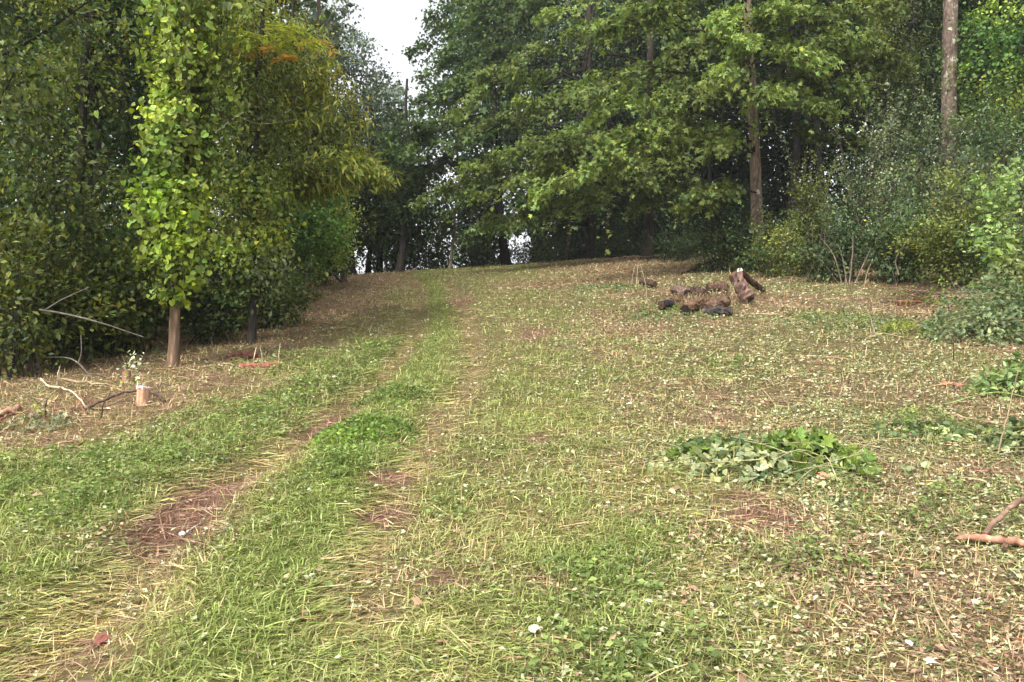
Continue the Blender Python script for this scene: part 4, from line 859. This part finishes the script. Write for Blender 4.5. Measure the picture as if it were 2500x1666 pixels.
log('dark log with a white cut end apart from the wood pile', on((2.997, 17.234), .12), on((3.222, 16.72), .08), .07, np.array((.10, .06, .05)), (PALE, None))
log('small black chunk at the near path-side corner of the pile', on((2.627, 12.999), .10), on((2.85, 13.177), .10), .075, np.array((.028, .026, .028)), (None, None))
log('reddish log lying under the leaning tree', on((-3.205, 8.722), .03), on((-2.776, 8.792), .035), .042, np.array((.34, .14, .09)), ((.42, .22, .15), (.44, .22, .15)), group='logs under the leaning tree')
log('dark red log behind the other under the leaning tree', on((-3.585, 9.395), .04), on((-3.275, 9.521), .04), .045, np.array((.16, .07, .05)), (None, None), group='logs under the leaning tree')
log('orange-brown log under the twig heap at the thicket', on((6.654, 12.771), .04), on((7.157, 12.864), .05), .055, np.array((.34, .17, .09)), (None, None), group='logs at the thicket')
for (xy, h, label) in [((3.627, 14.385), .05, None)]:
    mb = MB(); x0, y0 = xy; n = 2600                      # torn bark and straw caught among the logs
    x = x0 + .1 + N(0, .55, n); y = y0 + N(0, .6, n)
    blades(mb, x, y, U(.05, .22, n), U(.004, .011, n), U(.1, 1.2, n), U(0, .6, n), U(0, 6.28, n), jit(np.where((U(0, 1, n) < .5)[:, None], (.12, .075, .05), (.27, .19, .11)), .3), lift=.02)
    k = 500; x = x0 + .1 + N(0, .5, k); y = y0 + N(0, .5, k); p = np.stack([x, y, gz(x, y) + U(.02, .16, k)], 1)
    leaves(mb, T_OVAL, p, N(0, 1, (k, 3)), UP + N(0, .6, (k, 3)), U(.025, .06, k), jit(np.where((U(0, 1, k) < .5)[:, None], (.22, .25, .13), (.2, .13, .085)), .3))
    tag(mb.build('bark_debris', M_LITTER), 'torn bark strips and straw lying among the cut logs', 'debris', kind='stuff')

for (q, dx, hh, lab) in [((3.202, 12.85), .34, .16, 'crooked root sticking out of the near side of the wood pile'), ((3.867, 14.028), -.26, .24, 'dark root leaning in the middle of the wood pile'), ((3.241, 13.821), -.3, .13, 'root reaching from the pile towards the path')]:
    stick(lab, [(*q, .0), (q[0] + dx * .5, q[1] + .04, hh * .6), (q[0] + dx, q[1] - .03, hh)], .024, .009, DKW * U(.9, 1.4), 'root', 'root', group='roots in the wood pile', forks=[(.6, (q[0] + dx * .7 + N(0, .06), q[1] + .1, hh + .08), .009)])
def stump(label, xy, h, r, bark, top, jag):
    p = gp(xy); o = empty('stump', tuple(p)); tag(o, label, 'stump', 'cut stumps'); mb = MB()
    path = curve([p - UP * .05, p + UP * h * .5, p + UP * h], 12); rad = r * (1 + .35 * np.exp(-np.linspace(0, 4, 12)))
    tube(mb, path, rad, 16, bark, 0, .03, caps=True); mb.build('bark', M_BARK, o, p, True)
    cb = MB(); n = 14; th = np.linspace(0, 2 * np.pi, n, endpoint=False)
    for ring in (1.0, .8, .6, .4, .2):
        for a in th + U(0, 6):
            q = p + V3(math.cos(a) * r * ring * .9, math.sin(a) * r * ring * .9, h - .012)
            hh = jag * U(.25, .9) * (.55 + .8 * max(0, -math.cos(a)) * ring + (U() < .06) * .8)
            tube(cb, [q, q + V3(N(0, .006), N(0, .006), hh * .6), q + V3(N(0, .01), N(0, .01), hh)], [r * .2, r * .15, .002], 5, top * U(.8, 1.1), 0, .08, caps=False)
    cb.build('splintered_top', M_WOOD, o, p)
stump('freshly cut stump with a splintered white top on the brown litter', (-3.413, 6.844), .155, .053, np.array((.50, .29, .19)), np.array((.86, .82, .74)), .05)
stump('small reddish stump in the shade at the wood edge', (-4.176, 8.014), .12, .04, np.array((.30, .16, .11)), np.array((.34, .2, .14)), .015)

# ------------------------------------------------------------------ blaze on the tall maple, stub on the snag
for o in [q for q in C.objects if q.get('label', '').startswith('tall maple with a bare')]:
    q = V3(*(7.026, 21.15, 5.956)); mb = MB()
    th = np.linspace(0, 2 * np.pi, 12, endpoint=False)
    ring = np.stack([.055 * np.cos(th), np.zeros(12), .075 * np.sin(th)], 1) + q
    tr = [c for c in o.children if c.name.startswith('trunk')][0]
    co = np.empty(len(tr.data.vertices) * 3); tr.data.vertices.foreach_get('co', co); co = co.reshape(-1, 3) + np.array(o.location)
    near = co[np.abs(co[:, 2] - q[2]) < .25]; cx = near[:, 0].mean(); yf = near[:, 1].min()
    ring[:, 0] += cx - q[0]; ring[:, 1] = yf - .006; ctr = V3(cx, yf - .014, q[2])
    back = ring.copy(); back[:, 1] += .05
    mb.add(np.concatenate([ring, back, ctr[None]]), [(i, (i + 1) % 12, 24) for i in range(12)] + [(i, i + 12, (i + 1) % 12) for i in range(12)] + [((i + 1) % 12, i + 12, (i + 1) % 12 + 12) for i in range(12)], (.72, .66, .55))
    mb.build('blaze_mark', M_WOOD, o, tuple(o.location))
for o in [q for q in C.objects if q.name.startswith('dead_snag')]:
    b = np.array(o.location); mb = MB()
    tube(mb, curve([b + V3(.08, 0, 1.35), b + V3(.2, 0, 1.7), b + V3(.22, .02, 2.1)], 8), np.linspace(.06, .035, 8), 7, BARK * 2.2, 0, .05)
    mb.build('broken_fork', M_BARK, o, tuple(b), True)

# ------------------------------------------------------------------ cut vine heap, brush piles, loose leafy clumps
GRAPE = spec(T_MAPLE, .09, (.14, .21, .04), .22, .12)
PALEG = spec(T_HEART, .048, (.29, .33, .16), .32, .10)
DGRN = spec(T_HEART, .05, (.11, .155, .06), .25, .08)
SPRIG = spec(T_OVAL4, .05, (.20, .29, .05), .22, .12)
def heap(name, label, xy, parts, cat, sticks=12, slen=.5, scol=np.array((.33, .29, .14)), group='heaps of cut greenery'):
    """parts: (dx, dy, rx, ry, height, n, spec)"""
    p = gp(xy); o = empty(name, tuple(p)); tag(o, label, cat, group); fb = MB(); sb = MB()
    for (dx, dy, rx, ry, h, n, sp) in parts:
        a = U(0, 2 * np.pi, n); r = np.sqrt(U(0, 1, n)); x = p[0] + dx + rx * r * np.cos(a); y = p[1] + dy + ry * r * np.sin(a)
        lump = fbm(x, y, .11, 17)
        top = h * np.clip(1 - r ** 2, 0, 1) * (.55 + .9 * lump)
        kp = lump + U(-.12, .12, n) > .40; x, y, r, a, lump, top = x[kp], y[kp], r[kp], a[kp], lump[kp], top[kp]; n = int(kp.sum())
        z = gz(x, y) + .012 + top * (1 - .55 * U(0, 1, n) ** 2)
        out = np.stack([np.cos(a) * r, np.sin(a) * r, np.zeros(n)], 1)
        leaves(fb, sp['T'], np.stack([x, y, z], 1), out * .6 + N(0, .7, (n, 3)) - UP * .25, UP * .75 + out * .5 + N(0, .7, (n, 3)), sp['size'] * U(.6, 1.25, n), hsv_jit(sp['col'], n, sp['br'], sp['yel']))
    R_ = max(q[2] for q in parts)
    for k in range(sticks):
        a = U(0, 2 * np.pi); q = p + V3(N(0, .4) * R_, N(0, .3) * R_, U(.02, .6) * max(q[4] for q in parts)); e = q + V3(math.cos(a), math.sin(a), U(-.15, .35)) * slen * U(.4, 1.1)
        e[2] = max(e[2], float(gz(e[0], e[1])) + .01)
        tube(sb, curve([q, (q + e) / 2 + N(0, .04, 3) + UP * .03, e], 7), np.linspace(.004, .002, 7), 4, scol * U(.7, 1.3), 0, caps=False)
    fb.build('foliage', M_LEAF, o, tuple(p)); tag(sb.build('stems', M_BARK, o, tuple(p)), kind='stuff')
    return o
heap('cut_vine_heap', 'heap of cut grape vine, lime green on top of pale upturned leaves', (1.786, 4.946), [(-.3, -.02, .45, .3, .09, 330, PALEG), (.22, .04, .45, .28, .12, 330, PALEG), (-.05, .0, .6, .34, .09, 420, DGRN), (.25, .1, .3, .18, .17, 150, GRAPE), (.1, .16, .3, .15, .14, 200, DGRN), (-.25, .25, .45, .2, .07, 260, DGRN), (0, 0, .95, .45, .03, 260, PALEG)], 'vine', 34, .5, np.array((.36, .34, .18)))
heap('vine_sprig', 'small lime green vine sprig beside the cut vine heap', (1.225, 5.037), [(0, 0, .17, .1, .07, 40, GRAPE), (.05, -.03, .15, .1, .05, 50, PALEG)], 'vine', 4, .25)
heap('brush_pile', 'big pile of cut leafy branches at the picture edge', (6.394, 9.758), [(0, 0, .95, .7, .75, 2600, spec(T_OVAL, .07, (.15, .20, .09), .3, .15)), (.35, -.1, .7, .6, .7, 1500, spec(T_OVAL, .075, (.085, .14, .05), .3, .12)), (-.4, -.2, .6, .5, .45, 1500, spec(T_OVAL, .065, (.24, .29, .15), .28, .12)), (.4, .2, .7, .6, 1.0, 1600, spec(T_OVAL, .07, (.18, .21, .09), .3, .15))], 'brush', 50, .9, np.array((.30, .24, .17)))
heap('twig_heap', 'heap of dark dry twigs under the thicket', (7.025, 12.788), [(0, 0, .5, .4, .3, 60, SHRUB_Y), (.1, .1, .4, .3, .4, 60, SHRUB)], 'brush', 90, .9, np.array((.14, .085, .065)))
heap('leafy_sapling', 'fresh bright green seedling in front of the twig heap', (7.22, 12.475), [(0, 0, .26, .2, .45, 170, SPRIG), (-.1, 0, .18, .15, .3, 90, SPRIG)], 'sapling', 6, .35)
heap('leaf_clump', 'clump of large pale leaves at the picture edge on the slope', (4.639, 6.894), [(0, 0, .38, .25, .26, 330, spec(T_OVAL4, .085, (.26, .34, .14), .24, .12)), (.2, .1, .4, .25, .3, 330, spec(T_OVAL4, .075, (.11, .18, .05), .24, .12))], 'greenery', 12, .5)
heap('leaf_clump', 'shaded clump of cut leaves under the steep thin stick', (3.66, 5.323), [(.05, 0, .3, .2, .2, 300, DGRN), (0, -.05, .25, .15, .15, 200, PALEG)], 'greenery', 12, .5)
heap('leaf_clump', 'flat patch of trailing leaves beneath the tan slanting stick', (3.205, 5.712), [(0, 0, .6, .2, .06, 260, spec(T_HEART, .05, (.14, .185, .08), .28, .12)), (.2, -.05, .4, .18, .05, 120, PALEG)], 'greenery', 14, .4)
heap('leaf_clump', 'yellow green bushy clump on the litter below the thicket', (5.321, 10.065), [(0, 0, .3, .25, .22, 420, spec(T_LANCE, .07, (.24, .28, .05), .24, .12))], 'greenery', 4, .3)
heap('leaf_clump', 'low clump of pale cut leaves before the twig heap', (5.092, 11.045), [(0, 0, 1.2, .8, .10, 700, spec(T_OVAL, .06, (.19, .22, .11), .28, .12))], 'greenery', 10, .5)
heap('leaf_clump', 'scatter of dark leaves at the foot of the wood pile', (2.462, 12.007), [(0, 0, .9, .6, .10, 380, spec(T_OVAL, .06, (.14, .18, .08), .28, .12))], 'greenery', 4, .3)
heap('leaf_clump', 'low green weeds on the litter before the maples', (2.165, 16.837), [(0, 0, 1., .8, .12, 350, spec(T_OVAL, .07, (.14, .19, .08), .28, .12))], 'greenery', 4, .3)
heap('leaf_clump', 'pale-leaved sprig leaning over the picture edge brush', (-3.987, 6.069), [(0, 0, .4, .25, .09, 200, spec(T_OVAL4, .05, (.2, .22, .13), .25, .1))], 'greenery', 6, .4)
heap('leaf_clump', 'dark bushy weed clump between the two wheel ruts', (-1.163, 7.023), [(0, 0, .36, .32, .11, 420, spec(T_OVAL, .038, (.115, .17, .045), .3, .14))], 'greenery', 3, .2)
heap('leaf_clump', 'bright bushy weed clump nearer on the strip between the ruts', (-1.145, 5.782), [(0, 0, .42, .34, .12, 800, spec(T_OVAL, .04, (.15, .235, .05), .3, .14)), (-.12, -.22, .3, .25, .1, 400, spec(T_OVAL, .04, (.18, .27, .05), .25, .14))], 'greenery', 3, .2)
def sapling(label, xy, h, n, col, lean=0.):
    p = gp(xy); o = empty('sapling', tuple(p)); tag(o, label, 'sapling', 'small saplings'); sb = MB(); fb = MB()
    pc = curve([p - UP * .03, p + V3(lean * .3, 0, h * .5), p + V3(lean, 0, h)], 10); tube(sb, pc, np.linspace(.006, .002, 10), 4, np.array((.4, .34, .26)), 0)
    for k in range(3):
        a = pc[int(U(4, 8))]; tube(sb, [a, a + V3(N(0, .08), N(0, .08), .1)], [.003, .0015], 4, np.array((.4, .34, .26)), 0)
    q = pc[rng.integers(6, 10, n)] + N(0, .06, (n, 3))
    leaves(fb, T_OVAL4, q, N(0, 1, (n, 3)), UP + N(0, .5, (n, 3)), .045 * U(.7, 1.2, n), jit(np.tile(col, (n, 1)), .15))
    sb.build('stem', M_BARK, o, tuple(p)); fb.build('foliage', M_LEAF, o, tuple(p))
sapling('thin sapling with whitish leaves behind the cut stump', (-3.855, 7.631), .33, 26, (.56, .60, .42), -.05)
sapling('thin whitish-leaved sapling apart from the stump by the wood edge', (-4.082, 7.915), .3, 14, (.50, .54, .38), .05)
sapling('tiny yellow-leaved sprout beside the cut stump', (-3.778, 7.301), .12, 12, (.42, .46, .08), .0)
sapling('small yellow green sprout in the brush at the picture edge', (-3.976, 6.163), .15, 12, (.34, .40, .1), .0)

# ------------------------------------------------------------------ single fallen leaves and pebbles that stand out
def leaf_thing(label, xy, s, col, T=T_HEART, tilt=.3, h=.03):
    p = gp(xy, h); mb = MB(); a = U(0, 6.28)
    leaves(mb, T, np.array([p]), np.array([[math.cos(a), math.sin(a), .2]]), np.array([[N(0, tilt), -.45, 1]]), s, np.array([col])); 
    tag(mb.build('fallen_leaf', M_LITTER, None, tuple(p)), label, 'leaf', 'single fallen leaves')
leaf_thing('large salmon dry leaf below the cut vine heap', (1.923, 4.645), .085, (.62, .30, .2))
leaf_thing('bright yellow leaf in the straw at the picture edge', (1.99, 3.115), .034, (.6, .42, .08))
leaf_thing('dark red dead leaf on the flattened yellow grass', (-1.686, 2.983), .06, (.22, .08, .06))
leaf_thing('big white upturned leaf in the foreground clippings', (1.532, 2.834), .05, (.74, .74, .66), T_OVAL4)
leaf_thing('white upturned leaf in the green grass patch', (0.606, 3.185), .035, (.74, .76, .68), T_OVAL4)
leaf_thing('white-backed leaf in the middle of the mown slope', (1.01, 6.511), .07, (.72, .74, .68), T_OVAL4, h=.05)
leaf_thing('white leaf on the yellow green strip beyond the second rut', (-0.021, 6.464), .035, (.78, .78, .74), T_OVAL4)
leaf_thing('pale crumpled leaf at the lower picture edge', (1.544, 2.723), .045, (.66, .6, .52), T_MAPLE)
leaf_thing('broad pale green leaf lying in the near grass', (0.103, 2.983), .05, (.46, .52, .36), T_HEART)
def pebble(label, xy, s):
    p = gp(xy, s * .4); mb = MB(); th = np.linspace(0, 2 * np.pi, 10, endpoint=False)
    tube(mb, [p + V3(-s, 0, 0), p + V3(-s * .7, 0, .1 * s), p + V3(0, 0, .25 * s), p + V3(s * .7, 0, .1 * s), p + V3(s, 0, 0)], [s * .12, s * .55, s * .75, s * .5, s * .1], 9, (.80, .78, .74), 0, .08)
    tag(mb.build('white_stone', M_WOOD, None, tuple(p), True), label, 'stone', 'white stones in the rut')
pebble('larger white stone on the red dirt of the rut', (-1.806, 4.051), .02)
pebble('smaller white stone beside the pale twig in the rut', (-1.78, 4.074), .014)

# ------------------------------------------------------------------ thin haze in the air, also standing in for lens glare
def haze(density):
    m, t, out = new_mat('haze_air'); v = t.nodes.new('ShaderNodeVolumePrincipled'); v.inputs['Color'].default_value = (.93, .95, 1, 1); v.inputs['Density'].default_value = density; v.inputs['Anisotropy'].default_value = .3
    t.links.new(v.outputs[0], out.inputs['Volume'])
    x0, x1, y0, y1, z0, z1 = -1600, 1600, -400, 3100, -8, 32
    vs = [(x, y, z) for z in (z0, z1) for y in (y0, y1) for x in (x0, x1)]
    me = bpy.data.meshes.new('haze'); me.from_pydata(vs, [], [(0, 2, 3, 1), (4, 5, 7, 6), (0, 1, 5, 4), (1, 3, 7, 5), (3, 2, 6, 7), (2, 0, 4, 6)]); me.materials.append(m)
    o = bpy.data.objects.new('haze', me); C.objects.link(o); tag(o, 'thin pale haze in the air of the clearing', 'haze', kind='stuff')
haze(.0008)

# ------------------------------------------------------------------ the largest leaves, each a part of its plant
def single_leaves(o, T, p, d, n, s, cols):
    k = 8; ms = []
    for i in range(k):
        me = bpy.data.meshes.new('leaf'); me.from_pydata([tuple(v) for v in T[0]], [], [tuple(f) for f in T[1].tolist()])
        at = me.attributes.new('Col', 'FLOAT_COLOR', 'POINT'); at.data.foreach_set('color', np.tile([*cols[i], 1.], len(T[0])).astype(np.float32))
        me.materials.append(M_LEAF); ms.append(me)
    from mathutils import Matrix
    d = unit(d); n = unit(n - (n * d).sum(1, keepdims=True) * d); b = np.cross(n, d); q = p - np.array(o.location)
    for i in range(len(p)):
        lo = bpy.data.objects.new('leaf', ms[i % k]); C.objects.link(lo); lo.parent = o
        lo.matrix_local = Matrix([[d[i][r] * s[i], b[i][r] * s[i], n[i][r] * s[i], q[i][r]] for r in range(3)] + [[0, 0, 0, 1]])
for o in [q for q in C.objects if q.name.startswith('cut_vine_heap')]:
    m = 130; a = U(0, 6.28, m); r = np.sqrt(U(0, 1, m)); c = np.array(o.location); x = c[0] + .22 + .42 * r * np.cos(a); y = c[1] + .03 + .24 * r * np.sin(a)
    p = np.stack([x, y, gz(x, y) + .03 + .13 * (1 - r ** 2) * (.6 + .7 * fbm(x, y, .11, 17))], 1)
    single_leaves(o, T_MAPLE, p, N(0, .8, (m, 3)) - UP * .3, UP * .8 + N(0, .5, (m, 3)) - V3(0, .35, 0), .095 * U(.7, 1.25, m), hsv_jit((.15, .22, .045), 8, .3, .2))
    m = 90; a = U(0, 6.28, m); r = np.sqrt(U(0, 1, m)); x = c[0] - .25 + .46 * r * np.cos(a); y = c[1] - .08 + .22 * r * np.sin(a)
    p = np.stack([x, y, gz(x, y) + .03 + .08 * (1 - r ** 2)], 1)
    single_leaves(o, T_HEART, p, N(0, .8, (m, 3)), UP * .7 + N(0, .7, (m, 3)), .062 * U(.7, 1.3, m), hsv_jit((.34, .38, .22), 8, .3, .1))
for o in [q for q in C.objects if q.name.startswith('vine_covered_tree')]:
    cr = [c for c in o.children if c.name.startswith('crown')][0]; m = 280
    co = np.empty(len(cr.data.vertices) * 3); cr.data.vertices.foreach_get('co', co); co = co.reshape(-1, 3) + np.array(o.location)
    co = co[(co[:, 2] > 2.2) & (co[:, 2] < 6)]; co = co[np.argsort(co[:, 1])][:len(co) // 3]
    p = co[rng.integers(0, len(co), m)] + N(0, .04, (m, 3)) - V3(0, .04, 0)
    single_leaves(o, T_HEART, p, N(0, .45, (m, 3)) - UP * .8, V3(0, -.7, .6) + N(0, .4, (m, 3)), .085 * U(.75, 1.2, m), hsv_jit((.21, .29, .045), 8, .22, .15))
